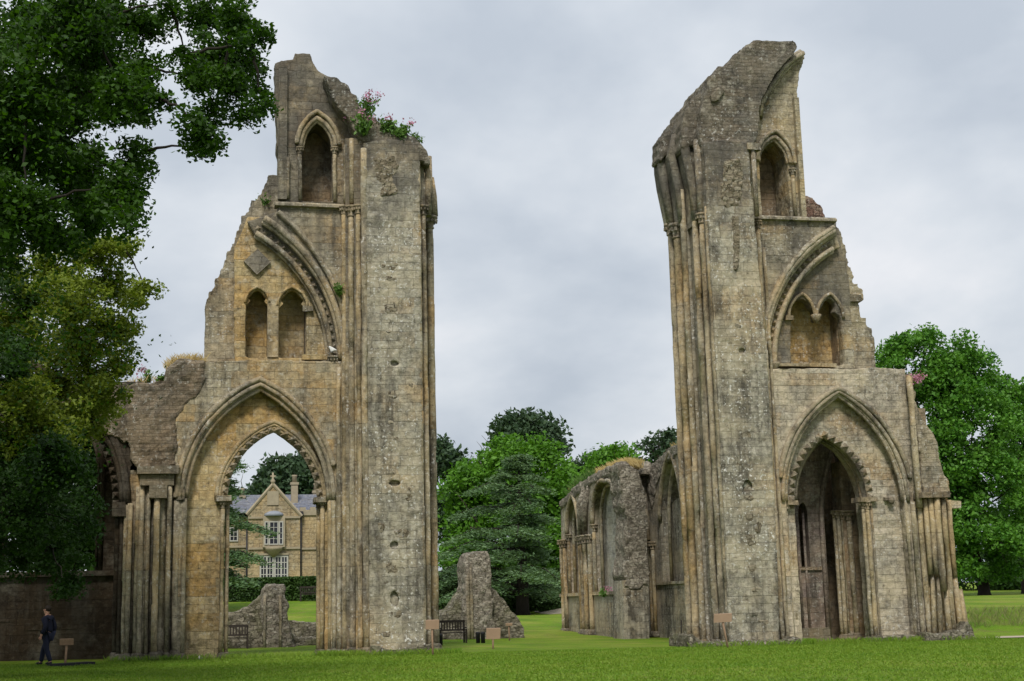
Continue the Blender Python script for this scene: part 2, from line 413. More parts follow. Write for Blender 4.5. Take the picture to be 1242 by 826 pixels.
def weather(o, voxel=.055, amp=.06):
    """wear the arrises and faces of dressed stone"""
    m = o.modifiers.new('r', 'REMESH'); m.mode = 'VOXEL'; m.voxel_size = voxel; m.use_smooth_shade = True
    for kind, sz, st in (('CLOUDS', .9, amp * 1.2), ('CLOUDS', .22, amp * .9), ('VORONOI', .45, -amp * .5)):
        d = o.modifiers.new('d', 'DISPLACE'); d.texture = tex(kind, sz); d.strength = st; d.mid_level = .55 if st > 0 else .35; d.texture_coords = 'GLOBAL'
    apply_mods(o)
    return o
_tex = {}
def tex(kind, sz):
    if (kind, sz) not in _tex:
        t = bpy.data.textures.new(kind.lower(), kind); t.noise_scale = sz; (setattr(t, 'distance_metric', 'CHEBYCHEV') if kind == 'VORONOI' else setattr(t, 'noise_depth', 3)); _tex[(kind, sz)] = t
    return _tex[(kind, sz)]
def roughen(o, voxel=0.12, lumps=0.14, size=0.35, big=0.25, bigsize=1.6):
    lumps *= .7; size *= .8
    m = o.modifiers.new('r', 'REMESH'); m.mode = 'VOXEL'; m.voxel_size = voxel
    if big:
        d = o.modifiers.new('b', 'DISPLACE'); d.texture = tex('CLOUDS', bigsize); d.strength = big; d.mid_level = 0.5; d.texture_coords = 'GLOBAL'
    d = o.modifiers.new('d', 'DISPLACE'); d.texture = tex('VORONOI', size); d.strength = -lumps; d.mid_level = 0.4; d.texture_coords = 'GLOBAL'
    apply_mods(o)
    return o

def shaft(parent, x, y, z0, z1, r, mat='shaft', cap=True, base=True, ang=None, capr=1.75, name='shaft', broken=0.0, capmat='carved'):
    n = max(3, int((z1 - z0) / 0.8)); pts = []; rads = []
    for i in range(n + 1):
        z = z0 + (z1 - z0) * i / n
        for e in (-0.012, 0.012):
            if (i == 0 and e < 0) or (i == n and e > 0): continue
            dd = random.uniform(-0.012, 0.012)
            pts.append((x + dd, y, z + e)); rads.append(r * (random.uniform(0.93, 1.04) if random.random() > .1 else random.uniform(.74, .86)))
    m = MB().tube(pts, rads, 12)
    s = m.build(name, mat, parent)
    if cap:
        h = r * 3.6
        c = MB().lathe(x, y, [(r * 1.02, z1 - h), (r * 1.25, z1 - h + 0.02), (r * 1.25, z1 - h + r * 0.4), (r * 1.05, z1 - h + r * 0.5), (r * 1.15, z1 - r * 1.9), (r * capr * 0.95, z1 - r * 0.9), (r * capr * 0.9, z1 - r * .8), (r * capr * 1.12, z1 - r * 0.7), (r * capr * 1.12, z1)], 14)
        for q in range(9):   # stiff-leaf knobs
            w = 2 * math.pi * q / 9; rr = r * capr * 0.95
            c.box(x + rr * math.cos(w) - r * .28, x + rr * math.cos(w) + r * .28, y + rr * math.sin(w) - r * .28, y + rr * math.sin(w) + r * .28, z1 - r * 1.9, z1 - r * 1.0, r * 0.1)
        c.build('capital', capmat, s)
    if base:
        MB().lathe(x, y, [(r * 1.9, z0 - 0.05), (r * 1.9, z0 + r * .9), (r * 1.5, z0 + r * 1.1), (r * 1.65, z0 + r * 1.5), (r * 1.3, z0 + r * 1.9), (r * 1.02, z0 + r * 2.2)], 14).build('base', 'dark_stone', s)
    return s

def dogtooth(path, y, size, gap=1.7, off=0.0):
    """row of little carved pyramids along an arch"""
    m = MB(); acc = 0; last = path[0]; nxt = 0
    for a, b in zip(path, path[1:]):
        L = math.hypot(b[0] - a[0], b[1] - a[1])
        if L < 1e-6: continue
        tx, tz = (b[0] - a[0]) / L, (b[1] - a[1]) / L
        while nxt <= acc + L:
            t = nxt - acc; px, pz = a[0] + tx * t, a[1] + tz * t
            nx, nz = -tz, tx; h = size * 0.55
            c = [(px + tx * i * h + nx * (j * h + off), y, pz + tz * i * h + nz * (j * h + off)) for i, j in ((-1, -1), (1, -1), (1, 1), (-1, 1))]
            m.add(c + [(px + nx * off, y - size * 0.75 * random.uniform(.7, 1.1), pz + nz * off)], [(0, 1, 4), (1, 2, 4), (2, 3, 4), (3, 0, 4), (3, 2, 1, 0)])
            nxt += size * gap
        acc += L
    return m

def mouldings(parent, name, path, specs, mat='mould'):
    """a moulded arch order: several rolls/fillets in one mesh; specs (offset, y, radius)"""
    m = MB()
    p = rough_path(path, 0.008)
    for off, y, r in specs:
        m.sweep(p, [(off + a, y + b) for a, b in roll(r)], 0, smooth=True)
    return m.build(name, mat, parent)

# ================================================================== NORTH TOWER (photo left)
REL = (0.05, 0.025, 0.58, 0.29)
NT_ = T = Thing('ruined_tower', 'broken stone tower whose open pointed arch frames a house, pink flowers on top', 'ruin', (5.5, 0, 0.1))
zb = -0.5

# lower wall with the great arch
lw = pw([(208, 800), (211, 560), (213, 500), (222, 478), (240, 452), (250, 438), (300, 436), (448, 438), (452, 797)], 0)
lw[0] = (lw[0][0], zb); lw[-1] = (lw[-1][0], zb)
outer = parch((225, 604), (401, 606), (316, 471), 0, zb=zb + 0.1)
weather(MB().slab(lw, [outer], 0, 0.4, REL).build('lower_wall', 'stone', T))
inner = parch((272, 606), (388, 608), (333, 521), 0.4, zb=zb + 0.1)
o2 = pw([(212, 800), (214, 560), (214, 480), (260, 450), (430, 450), (448, 797)], 0.4); o2[0] = (o2[0][0], zb); o2[-1] = (o2[-1][0], zb)
weather(MB().slab(o2, [inner], 0.4, 1.5, (0.06, 0.025, 0.58, 0.29)).build('arch_wall', 'stone_gold', T))
# mouldings
hood = parch((214, 604), (409, 604), (315, 460), 0)
hood = [p for i, p in enumerate(hood) if not (p[0] > W(402, 560, 0)[0] and p[1] < W(402, 566, 0)[1])]
weather(MB().sweep(rough_path(hood), [(-.09, .05), (-.09, -.10), (0.0, -.16), (.10, -.10), (.12, .05)]).build('hood_mould', 'mould', T), .045, .03)
mouldings(T, 'arch_moulding', parch((222, 604), (403, 606), (316, 468), 0), [(0.05, -0.02, 0.085), (-.12, 0.10, .075), (-.03, .06, .05)])
p_in = parch((266, 606), (393, 608), (333, 515), 0.4)
mouldings(T, 'inner_arch_moulding', p_in, [(0.1, 0.36, 0.075), (0.0, 0.38, 0.06), (-.1, .42, .06)], 'shaft_gold')
MB_d = dogtooth(parch((271, 606), (389, 608), (333, 519), 0.4), 0.42, 0.25, 1.2, off=0.0); MB_d.build('dogtooth_moulding', 'carved', T)
# jamb shafts of the arch
for px, y, top, r, m in ((222, 0.05, 604, .085, 'shaft'), (400, 0.12, 600, .075, 'shaft_gold'), (405, 0.02, 590, .085, 'shaft')):
    a = W(px, 700, y); shaft(T, a[0], y, 0.15, W(px, top, y)[1], r, m, cap=False)
for px, y, r, sgn in ((269, 0.36, .075, 1), (275, .62, .075, 1), (391, .36, .075, 1), (386, .62, .075, 1)):
    a = W(px, 700, y); s = shaft(T, a[0], y, 0.15, W(px, 607, y)[1], r, 'shaft_gold', cap=True, capr=1.9)
x0, z0 = W(262, 606, .3); x1 = W(278, 606, .3)[0]
MB().box(x0, x1 + .06, .16, .95, z0 - .05, z0 + .14, .02).build('impost', 'carved', T)
x0, z0 = W(383, 608, .3); x1 = W(397, 606, .3)[0]
MB().box(x0 - .06, x1, .16, .95, z0 - .05, z0 + .14, .02).build('impost', 'carved', T)

# triforium
sp = [W(448, 437, 0), W(448, 247, 0), W(340, 247, 0), W(330, 262, 0), W(318, 272, 0)]
A0, S0 = W(318, 268, 0), W(413, 436, 0)
c1 = arch(A0[0] - 2, S0[0], S0[1], A0[0], A0[1], 18)[18:]
weather(MB().slab(sp + c1, [], 0, 0.28, REL).build('spandrel_wall', 'stone_upper', T))
A1, S1 = W(309, 284, .25), W(399, 437, .25)
c2 = arch(A1[0] - 2, S1[0], S1[1], A1[0], A1[1], 18)[18:]
weather(MB().slab([W(416, 437, .25), W(416, 300, .25), W(340, 255, .25), W(300, 268, .25)] + [c2[0]] + c2[1:], [], 0.28, 0.55).build('arch_order', 'stone', T), .045, .03)
ty = pw([(284, 440), (284, 300), (293, 280), (300, 262), (320, 262), (410, 330), (412, 440)], .55)
n1 = parch((299, 367), (325, 367), (312, 350), .55, n=10); b1 = W(312, 433, .55)[1]
n1 = [(n1[0][0], b1)] + n1 + [(n1[-1][0], b1)]
n2 = parch((338, 371), (371, 372), (354, 350), .55, n=10)
n2 = [(n2[0][0], b1)] + n2 + [(n2[-1][0], b1)]
weather(MB().slab(ty, [n1, n2], 0.55, 1.0, (0.06, .025, .58, .29)).build('triforium_panel', 'stone_gold', T))
MB().slab(pw([(288, 438), (288, 330), (390, 330), (390, 438)], 1.5), [], 1.5, 1.9).build('niche_back', 'stone_gold', T)
for nn, kk in ((n1, 0), (n2, 1)):   # cusped heads and side walls of the two lancets
    s = nn[1:-1]; xa, xb = s[0][0], s[-1][0]; zz = s[0][1]; w = xb - xa
    ap = max(p[1] for p in s)
    mid = (xa + xb) / 2; top = [(p[0], p[1] + .02) for p in s]
    cus = [(xa - .02, zz - .1)] + top + [(xb + .02, zz - .1), (xb - w * .05, zz - .02), (xb - w * .17, zz + w * .10), (xb - w * .07, zz + w * .26), (xb - w * .2, zz + w * .40), (mid + w * .14, ap - w * .10), (mid, ap - w * .05), (mid - w * .14, ap - w * .10), (xa + w * .2, zz + w * .40), (xa + w * .07, zz + w * .26), (xa + w * .17, zz + w * .10), (xa + w * .05, zz - .02)]
    MB().slab(cus, [], .62, .85).build('cusped_head', 'stone_gold', T)
    mouldings(T, 'lancet_moulding', s, [(0.05, .53, .05)], 'stone_gold')
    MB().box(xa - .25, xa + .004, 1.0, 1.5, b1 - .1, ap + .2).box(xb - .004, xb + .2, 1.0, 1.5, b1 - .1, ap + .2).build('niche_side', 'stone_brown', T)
mp = W(331, 400, .5); MB().box(mp[0] - .19, mp[0] + .19, .50, 1.2, b1, W(331, 363, .5)[1]).build('mullion', 'shaft_gold', T)
x0 = W(366, 437, .4)[0]; x1 = W(400, 437, .4)[0]
MB().box(x0, x1, .2, .6, b1 - .12, b1 + .05, .02).build('sill', 'stone_gold', T)
a = W(373, 372, .5); MB().box(a[0] - .15, a[0] + .2, .42, .8, a[1] - .16, a[1] + .02, .03).build('impost', 'carved', T)
a = W(312, 318, .5); q = .38
MB().obox((a[0], .52, a[1]), Vector((.72, 0, .69)).normalized(), Vector((0, 1, 0)), Vector((-.69, 0, .72)).normalized(), .33, .1, .33).build('diamond_panel', 'stone_pale', T)
hood2 = arch(A0[0] - 2, W(424, 440, 0)[0], W(424, 440, 0)[1], W(336, 258, 0)[0], W(336, 258, 0)[1], 22)[22:]
weather(MB().sweep(rough_path(hood2, .015), [(-.08, .05), (-.08, -.12), (0, -.2), (.12, -.13), (.13, .05)]).build('hood_mould', 'mould', T), .045, .03)
mouldings(T, 'arch_moulding', c1, [(.12, -.03, .12), (0.0, .06, .09), (-.02, .2, .06)])
MB_d = dogtooth([((a[0] + b[0]) / 2, (a[1] + b[1]) / 2) for a, b in zip(c1, c2)], .3, .19, 1.5); MB_d.build('dogtooth_moulding', 'carved', T)
mouldings(T, 'inner_arch_moulding', c2, [(.06, .24, .1), (-.04, .36, .07)])
x, z = W(404, 432, .1); shaft(T, x, .12, .15, z, .09, 'shaft_gold', capr=2.0)
# stepped wing behind the panel
wing = pw([(247, 440), (249, 378)], 1.1) + steps(pw([(249, 378), (252, 362), (259, 350), (268, 332), (275, 315), (282, 300), (290, 280), (299, 262), (311, 243), (325, 222), (337, 213)], 1.1)) + pw([(345, 213), (345, 338), (297, 338), (297, 440)], 1.1)
weather(MB().slab(wing, [], 1.0, 2.3, REL).build('stepped_wing', 'stone_upper', T), .05, .07)
# string course
x0, z = W(333, 248, 0); x1 = W(432, 250, 0)[0]
MB().sweep([(x1, z - .02), (x0, z)], [(-.10, .2), (-.10, -.06), (-.02, -.16), (.06, -.16), (.11, .2)]).build('string_course', 'mould', T)

# clerestory
cl = pw([(338, 247), (338, 215), (335, 140), (333, 76), (355, 72), (357, 64), (377, 64), (381, 76), (387, 86), (396, 91), (405, 94), (416, 104), (425, 110), (433, 122), (440, 136), (448, 140), (448, 247)], .1)
lan = parch((366, 178), (404, 178), (384, 146), .1, n=10); b2 = W(384, 244, .1)[1]
weather(MB().slab(jag(cl, .5, .05, seed=3), [[(lan[0][0], b2)] + lan + [(lan[-1][0], b2)]], .1, 1.5, REL).build('clerestory_wall', 'stone_upper', T))
bx0 = W(350, 247, 1.5)[0]; bx1 = W(420, 247, 1.5)[0]
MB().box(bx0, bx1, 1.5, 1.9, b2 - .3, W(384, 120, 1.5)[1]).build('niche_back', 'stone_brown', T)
hl = parch((360, 176), (411, 178), (384, 136), .1, n=12)
weather(MB().sweep(rough_path(hl), [(-.08, .12), (-.08, -.08), (0, -.13), (.08, -.08), (.09, .12)]).build('hood_mould', 'mould', T), .045, .03)
mouldings(T, 'lancet_moulding', parch((365, 178), (406, 178), (384, 144), .1), [(.02, .06, .09), (-.07, .15, .07)])
for px in (364, 406):
    x, z = W(px, 178, 0); shaft(T, x, .05, b2, z, .075, 'shaft', base=False)
x0 = W(334, 200, -.1)[0]; x1 = W(348, 200, -.1)[0]
MB().box(x0 + .1, x1, -.12, .12, b2 - .02, W(340, 80, -.1)[1]).build('pilaster', 'stone_upper', T)
x, z = W(349, 190, -.1); shaft(T, x, -.05, b2, z, .075, 'shaft', base=False, cap=False)

# crossing pier
YF = -0.8
pf = pw([(448, 797), (447, 600), (443, 300), (440, 172), (470, 168), (500, 170), (509, 182), (511, 300), (514, 600), (516, 797)], YF)
pf[0] = (pf[0][0], zb); pf[-1] = (pf[-1][0], zb)
def putlogs(lst, y):
    out = []
    for px, py, w, h in lst:
        x, z = W(px, py, y); s = F / 48 ; w /= 2 * s; h /= 2 * s
        j = lambda: random.uniform(-.03, .03)
        out.append([(x + w * 1.15 * math.cos(t_) * random.uniform(.6, 1.1), z + h * 1.15 * math.sin(t_) * random.uniform(.6, 1.1)) for t_ in [2 * math.pi * i_ / 10 for i_ in range(10)]])
    return out
holes = putlogs([(478, 441, 11, 6), (479, 586, 13, 7), (478, 661, 11, 8), (479, 727, 10, 17)], YF)
weather(MB().slab(pf, holes, YF, YF + .14, (0.05, .03, .60, .31)).build('pier_face', 'stone_pier', T))
pc = [(p[0], p[1]) for p in pf]
weather(MB().slab(pc, [], YF + .14, 3.0).build('pier_core', 'stone_pier', T))
for (pxa, ya, yb, m) in ((521, -.25, 2.9, 'stone_pier'), (528, .9, 2.2, 'shaft')):
    xr = W(pxa, 600, ya)[0]; xl = W(505, 600, ya)[0]
    MB().slab([(xl, zb), (xr, zb), (xr, W(520, 222, ya)[1]), (xr - .05, W(520, 205, ya)[1]), (xl, W(505, 178, ya)[1])], [], ya, yb).build('pier_order', m, T)
for px, y, top, r, cp in ((512, -.7, 196, .085, False), (518, -.3, 250, .1, True), (526, .8, 263, .13, True)):
    x, _ = W(px, 600, y); shaft(T, x, y, .1, W(px, top, y)[1], r, 'shaft', cap=cp, capr=2.0)
# broken springers above the capitals
for px0, px1, y, ytop, r in ((519, 519, -.2, 190, .14), (526, 521, .8, 216, .17)):
    a = W(px0, 262, y); b = W(px1, ytop, y)
    MB().tube([(a[0], y, a[1]), ((a[0] + b[0]) / 2 + .03, y, (a[1] + b[1]) / 2), (b[0] + .02, y, b[1])], [r, r * 1.05, r * .9], 9).build('broken_springer', 'mould', T)
def scars(lst, T):
    for i, (px, py, w, h) in enumerate(lst):
        q = [(px + w / 2 * a, py + h / 2 * b) for a, b in ((-1, -.7), (-.2, -1), (.8, -.8), (1, .1), (.7, .9), (-.3, 1), (-.9, .6))]
        roughen(MB().slab(jag(pw(q, YF), .12, .05, seed=60 + i), [], YF - .0, YF + .12).build('masonry_scar', 'scar', T), .045, .04, .22, .07, .35)
scars([(473, 322, 22, 9), (474, 338, 16, 7), (474, 374, 18, 14), (472, 402, 14, 6), (478, 478, 17, 12), (475, 512, 10, 6), (477, 533, 18, 7), (474, 572, 16, 8), (480, 618, 18, 10), (487, 647, 20, 12), (476, 690, 16, 18), (481, 745, 18, 9), (468, 770, 14, 8), (496, 600, 12, 20), (462, 640, 10, 14), (497, 470, 10, 12)], T)
# left orders of the pier
for pxa, ya in ((414, -.12), (420, -.3), (431, -.52)):
    xl = W(pxa, 600, ya)[0]; xr = W(452, 600, ya)[0]; zt = W(430, 165, ya)[1]
    if pxa == 414: zt = W(430, 437, ya)[1]
    MB().box(xl, xr, ya, .05 if pxa > 414 else .02, zb, zt - .02 * pxa / 100).build('pier_order', 'stone', T)
for px, y, top, r, cp in ((411, -.1, 300, .085, False), (418, -.22, 250, .09, True), (427, -.36, 250, .11, True), (436, -.58, 249, .095, True), (443, -.74, 180, .11, False)):
    x, _ = W(px, 560, y)
    if px == 411: top = 445
    shaft(T, x, y, .12, W(px, top, y)[1], r, 'shaft_gold' if px in (418, 436) else 'shaft', cap=cp, capr=1.7)
for px, y, top in ((420, -.2, 176), (427, -.36, 168)):
    x, z = W(px, 247, y); shaft(T, x, y, z, W(px, top, y)[1], .1, 'shaft', cap=False, base=False, name='upper_shaft')
# masonry scar and broken top
sc = jag(pw([(452, 192), (480, 188), (484, 205), (478, 218), (482, 236), (458, 240), (462, 222), (454, 210)], YF), .25, .08, seed=2)
roughen(MB().slab(sc, [], YF - .03, YF + .3).build('masonry_scar', 'scar', T), .06, .13, .24, .1, .5)
tp = jag(steps(pw([(392, 88), (410, 95), (424, 107), (433, 120), (441, 133), (458, 146), (476, 150), (492, 156), (504, 167), (514, 179)], -.5)) + pw([(519, 192), (519, 204), (508, 196), (470, 178), (440, 176), (432, 168), (424, 150), (408, 130)], -.5), .3, .05, seed=5)
roughen(MB().slab(tp, [], -.72, 1.9).build('rubble_top', 'crust', T), .1, .08, .3, .2)
ft = jag(pw([(448, 800), (448, 782), (480, 788), (515, 782), (532, 778), (538, 800)], YF), .25, .05, seed=9)
roughen(MB().slab(ft, [], YF - .12, YF + 1.2).build('plinth', 'rubble_low', T), .09, .08, .35, .05)

# clustered pier at the transept corner
cx0, cx1 = W(150, 700, .3)[0], W(222, 700, .3)[0]
MB().box(cx0, cx1, .25, 1.6, zb, W(180, 570, .2)[1]).build('clustered_pier', 'stone', T)
for px, y, top, r, m in ((151, .12, 612, .075, 'shaft'), (156, .05, 610, .085, 'shaft'), (161, .18, 608, .06, 'dark_stone'), (165.5, .0, 590, .085, 'shaft'), (170, -.12, 588, .085, 'shaft'), (174.5, .02, 588, .06, 'shaft'), (178.5, -.06, 590, .07, 'shaft'), (183, .1, 604, .055, 'dark_stone'), (188.5, -.32, 604, .1, 'shaft_gold'), (196, .0, 589, .12, 'shaft'), (203.5, -.18, 589, .08, 'shaft'), (207, .1, 589, .05, 'dark_stone'), (212.5, .04, 605, .11, 'shaft'), (218, .06, 604, .055, 'shaft')):
    x, _ = W(px, 700, y); shaft(T, x, y, .2, W(px, top, y)[1], r, m, cap=False)
def pxbox(m, a, b, y0, y1, j=.02):
    p, q = W(*a, y0), W(*b, y0); return m.box(p[0], q[0], y0, y1, min(p[1], q[1]), max(p[1], q[1]), j)
pxbox(MB(), (166, 565), (217, 574), -.45, .8).build('entablature', 'dark_stone', T)
pxbox(MB(), (170, 575), (211, 588), -.3, .8).build('impost', 'dark_stone', T)
pxbox(MB(), (181, 588), (203, 604), -.5, .3).build('capital', 'dark_stone', T)
pxbox(MB(), (214, 593), (224, 606), -.1, .3).build('capital', 'carved', T)
rb0 = 0
rb = jag(pw([(196, 463), (200, 452), (206, 443), (216, 436), (249, 436), (247, 468), (226, 492), (214, 508), (213, 566), (165, 567), (158, 558), (150, 520), (146, 466), (160, 463)], -.15), .3, .06, seed=4)
roughen(MB().slab(rb, [], -.08, 1.5).build('rubble_core', 'crust_brown', T), .09, .15, .34, .25)

# ================================================================== TRANSEPT CHAPEL (far left)
T = Thing('ruined_chapel', 'dark shaded stone chapel wall behind the walking person, half hidden by foliage', 'ruin', (-5, 1.2, 0.15))
fw = jag(pw([(-90, 470), (60, 468), (120, 465), (165, 463), (165, 560), (158, 566), (152, 800), (-90, 800)], .2), .4, .05, seed=8, keep=lambda a, b: a[1] < 5)
fw = [(p[0], zb) if p[1] < 1.0 else p for p in fw]
op = parch((-60, 606), (146, 610), (40, 452), .2, zb=zb + .1)
MB().slab(fw, [op], .2, 1.3).build('front_wall', 'stone_shade', T)
mouldings(T, 'arch_moulding', parch((-68, 606), (154, 610), (40, 442), .2), [(.02, .16, .11), (-.16, .2, .1), (-.05, .1, .07)], 'stone_shade')
pth = parch((-54, 606), (140, 610), (40, 459), .2); dogtooth(pth, .5, .2, 1.4).build('dogtooth_moulding', 'stone_shade', T)
pxbox(MB(), (136, 609), (152, 626), .0, .9).build('capital', 'stone_shade', T)
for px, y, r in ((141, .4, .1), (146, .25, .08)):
    x, _ = W(px, 700, y); shaft(T, x, y, .2, W(px, 618, y)[1], r, 'stone_shade', cap=False)
bw = pw([(-120, 470), (190, 470), (190, 800), (-120, 800)], 3.0); bw[2] = (bw[2][0], zb); bw[3] = (bw[3][0], zb)
win = parch((8, 575), (118, 578), (60, 470), 3.0); bz = W(60, 694, 3.0)[1]
MB().slab(bw, [[(win[0][0], bz)] + win + [(win[-1][0], bz)]], 3.0, 4.0, REL).build('back_wall', 'stone_shade', T)
mouldings(T, 'window_moulding', parch((4, 575), (123, 578), (60, 462), 3.0, zb=bz), [(.05, 2.96, .08), (-.08, 3.02, .06)], 'stone_shade')
dogtooth(parch((0, 575), (130, 578), (60, 455), 3.0), 2.98, .16, 1.5).build('dogtooth_moulding', 'stone_shade', T)
x0 = W(-110, 694, 2.9)[0]; x1 = W(150, 694, 2.9)[0]
MB().box(x0, x1, 2.82, 3.02, bz - .15, bz + .02, .01).build('sill', 'stone_shade', T)
rb = jag(pw([(60, 474), (110, 468), (150, 463), (200, 462), (200, 500), (150, 540), (100, 505), (60, 500)], .1), .3, .07, seed=14)
roughen(MB().slab(rb, [], 0.0, 1.4).build('rubble_core', 'crust_brown', T), .1, .15, .34, .25)

# ================================================================== SOUTH TOWER (photo right)
ST_ = T = Thing('ruined_tower', 'broken stone tower with bare hooked top, leaning plaque standing by its foot', 'ruin', (22.5, 0, 0))
lw = pw([(900, 447), (1000, 446), (1040, 447), (1062, 445), (1085, 447), (1098, 448), (1101, 480), (1108, 540), (1116, 600), (1131, 790), (930, 800)], 0)
lw[-1] = (lw[-1][0], zb - .3); lw[-2] = (lw[-2][0], zb - .3)
zc = zb - .2
outer = parch((954, 608), (1097, 608), (1017, 480), 0, zb=zc)
weather(MB().slab(lw, [outer], 0, .4, REL).build('lower_wall', 'stone_pale', T))
o2 = pw([(945, 800), (935, 470), (1100, 470), (1122, 800)], .4); o2[0] = (o2[0][0], zb - .3); o2[-1] = (o2[-1][0], zb - .3)
inner = parch((964, 606), (1053, 606), (999, 529), .4, zb=zc)
weather(MB().slab(o2, [inner], .4, 1.5, (0.06, .025, .5, .25)).build('arch_wall', 'stone_pale', T))
hood = parch((945, 604), (1107, 604), (1015, 471), 0)
hood = [p for p in hood if p[1] > W(1104, 582, 0)[1]]
weather(MB().sweep(rough_path(hood), [(-.09, .05), (-.09, -.10), (0, -.16), (.1, -.1), (.12, .05)]).build('hood_mould', 'mould', T), .045, .03)
mouldings(T, 'arch_moulding', parch((951, 608), (1100, 608), (1017, 476), 0), [(.04, -.02, .085), (-.12, .1, .075), (-.03, .06, .05)], 'mould')
dogtooth(parch((961, 606), (1056, 606), (999, 527), .4), .44, .26, 1.15, off=.02).build('dogtooth_moulding', 'carved', T)
mouldings(T, 'inner_arch_moulding', parch((967, 606), (1050, 606), (999, 532), .7), [(.05, .75, .08), (-.05, .95, .07)], 'carved')
for px, y, top, r, m, cp in ((950, .03, 606, .085, 'shaft_gold', False), (957, .3, 612, .08, 'shaft', True), (962, .5, 612, .08, 'shaft', True), (1052, .42, 608, .075, 'shaft', True), (1057, .36, 608, .085, 'shaft_gold', True), (1062, .4, 610, .05, 'carved', False), (1105, .05, 600, .09, 'shaft', False), (1113, -.05, 608, .1, 'shaft', False)):
    x, _ = W(px, 690, y)
    shaft(T, x, y, -.02, W(px, top, y)[1], r, m, cap=cp, capr=1.9)
x0, z = W(1043, 608, .3); x1 = W(1063, 608, .3)[0]
MB().box(x0, x1, .2, 1.0, z - .02, z + .16, .02).build('impost', 'carved', T)
x0, z = W(949, 612, .3); x1 = W(966, 612, .3)[0]
MB().box(x0, x1, .1, 1.0, z - .02, z + .14, .02).build('impost', 'carved', T)
a = W(1079, 607, .3)
m = MB().box(a[0] - .2, a[0] + .2, .28, .42, a[1] + .02, a[1] + .12, .02); m.lathe(a[0] + .02, .2, [(.03, a[1] - .16), (.11, a[1] - .08), (.12, a[1] + .02), (.06, a[1] + .1)], 9)
m.build('corbel', 'dark_stone', T)
# chapel behind the arch
yb = 2.8
cw = pw([(935, 800), (930, 500), (1075, 500), (1075, 800)], yb); cw[0] = (cw[0][0], zb - .3); cw[-1] = (cw[-1][0], zb - .3)
h1 = parch((1000, 640), (1033, 640), (1014, 538), yb, zb=zc)
h2 = parch((968, 620), (979, 620), (974, 609), yb, n=6); zz = W(974, 690, yb)[1]
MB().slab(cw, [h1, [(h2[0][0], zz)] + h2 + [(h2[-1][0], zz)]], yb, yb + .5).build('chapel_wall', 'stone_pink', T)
bx = cw[0][0]; ex = cw[-1][0]; zt = cw[1][1]
ex = W(1075, 700, 5)[0]
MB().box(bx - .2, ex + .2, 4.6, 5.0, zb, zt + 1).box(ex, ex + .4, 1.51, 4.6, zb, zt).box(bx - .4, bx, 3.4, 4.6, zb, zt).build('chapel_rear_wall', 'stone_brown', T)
mouldings(T, 'chapel_arch_moulding', parch((996, 640), (1037, 640), (1014, 531), yb, zb=zb), [(0.0, yb - .05, .09), (-.1, yb + .05, .07)], 'stone_pink')
for px, y, r in ((1016, 2.9, .08), (1021, 2.75, .09), (1027, 2.6, .1), (1034, 2.45, .11)):
    x, _ = W(px, 690, y); shaft(T, x, y, 0, W(px, 619, y)[1], r, 'shaft', cap=True, capr=1.7)
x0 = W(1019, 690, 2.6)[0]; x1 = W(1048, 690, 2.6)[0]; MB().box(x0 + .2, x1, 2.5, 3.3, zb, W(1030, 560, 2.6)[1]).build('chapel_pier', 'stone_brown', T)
x0, z = W(958, 690, yb); x1 = W(996, 690, yb)[0]
MB().box(x0, x1, yb - .08, yb + .02, z - .06, z + .06, .01).build('string_course', 'stone_brown', T)
m = MB()
for px in (970, 978): m.tube([(W(px, 700, yb)[0], yb - .04, W(px, 768, yb)[1]), (W(px, 700, yb)[0], yb - .04, W(px, 622, yb)[1])], .05, 8)
m.build('niche_shaft', 'stone_pink', T)
x0, z = W(962, 762, yb); x1 = W(1000, 762, yb)[0]; MB().box(x0, x1, yb - .5, yb + .1, zb, z, .02).build('bench_table', 'dark_stone', T)

# triforium
A0, S0 = W(1014, 283, 0), W(930, 445, 0)
c1 = arch(S0[0], A0[0] + 2, S0[1], A0[0], A0[1], 18)[:19]
weather(MB().slab([W(900, 445, 0)] + c1 + pw([(1015, 276), (1013, 268), (995, 266), (900, 266)], 0), [], 0, .28, REL).build('spandrel_wall', 'stone_upper', T))
A1, S1 = W(1011, 303, .25), W(941, 445, .25)
c2 = arch(S1[0], A1[0] + 2, S1[1], A1[0], A1[1], 18)[:19]
weather(MB().slab([W(915, 445, .25)] + c2 + pw([(1020, 300), (1014, 278), (960, 290), (915, 400)], .25), [], .28, .55).build('arch_order', 'stone_upper', T), .045, .03)
ty = pw([(930, 448), (932, 400), (980, 310), (1012, 285), (1020, 295), (1026, 316), (1031, 345), (1033, 372), (1034, 400), (1038, 448)], .55)
b1 = W(990, 443, .55)[1]
nz = lambda a, b: W(a, b, .55)
hole = [nz(960, 443), nz(960, 390), nz(958, 381), nz(961, 376), nz(961, 369), nz(966, 364), nz(974, 363), nz(981, 367), nz(984, 374), nz(988, 377), nz(988, 386), nz(990, 391), nz(993, 386), nz(994, 377), nz(998, 372), nz(1000, 366), nz(1006, 362), nz(1012, 366), nz(1014, 372), nz(1011, 378), nz(1019, 384), nz(1021, 390), nz(1024, 443)]
weather(MB().slab(ty, [hole], .55, 1.0, (0.06, .025, .58, .29)).build('triforium_panel', 'stone', T))
MB().slab(pw([(940, 448), (945, 345), (1040, 345), (1045, 448)], 1.6), [], 1.6, 2.0).build('niche_back', 'stone_gold', T)
xa, xb_ = hole[0][0], hole[-1][0]
MB().box(xa - .3, xa - .02, 1.0, 1.6, b1 - .05, b1 + 2.8).box(xb_ + .02, xb_ + .3, 1.0, 1.6, b1 - .05, b1 + 2.8).build('niche_side', 'stone_brown', T)
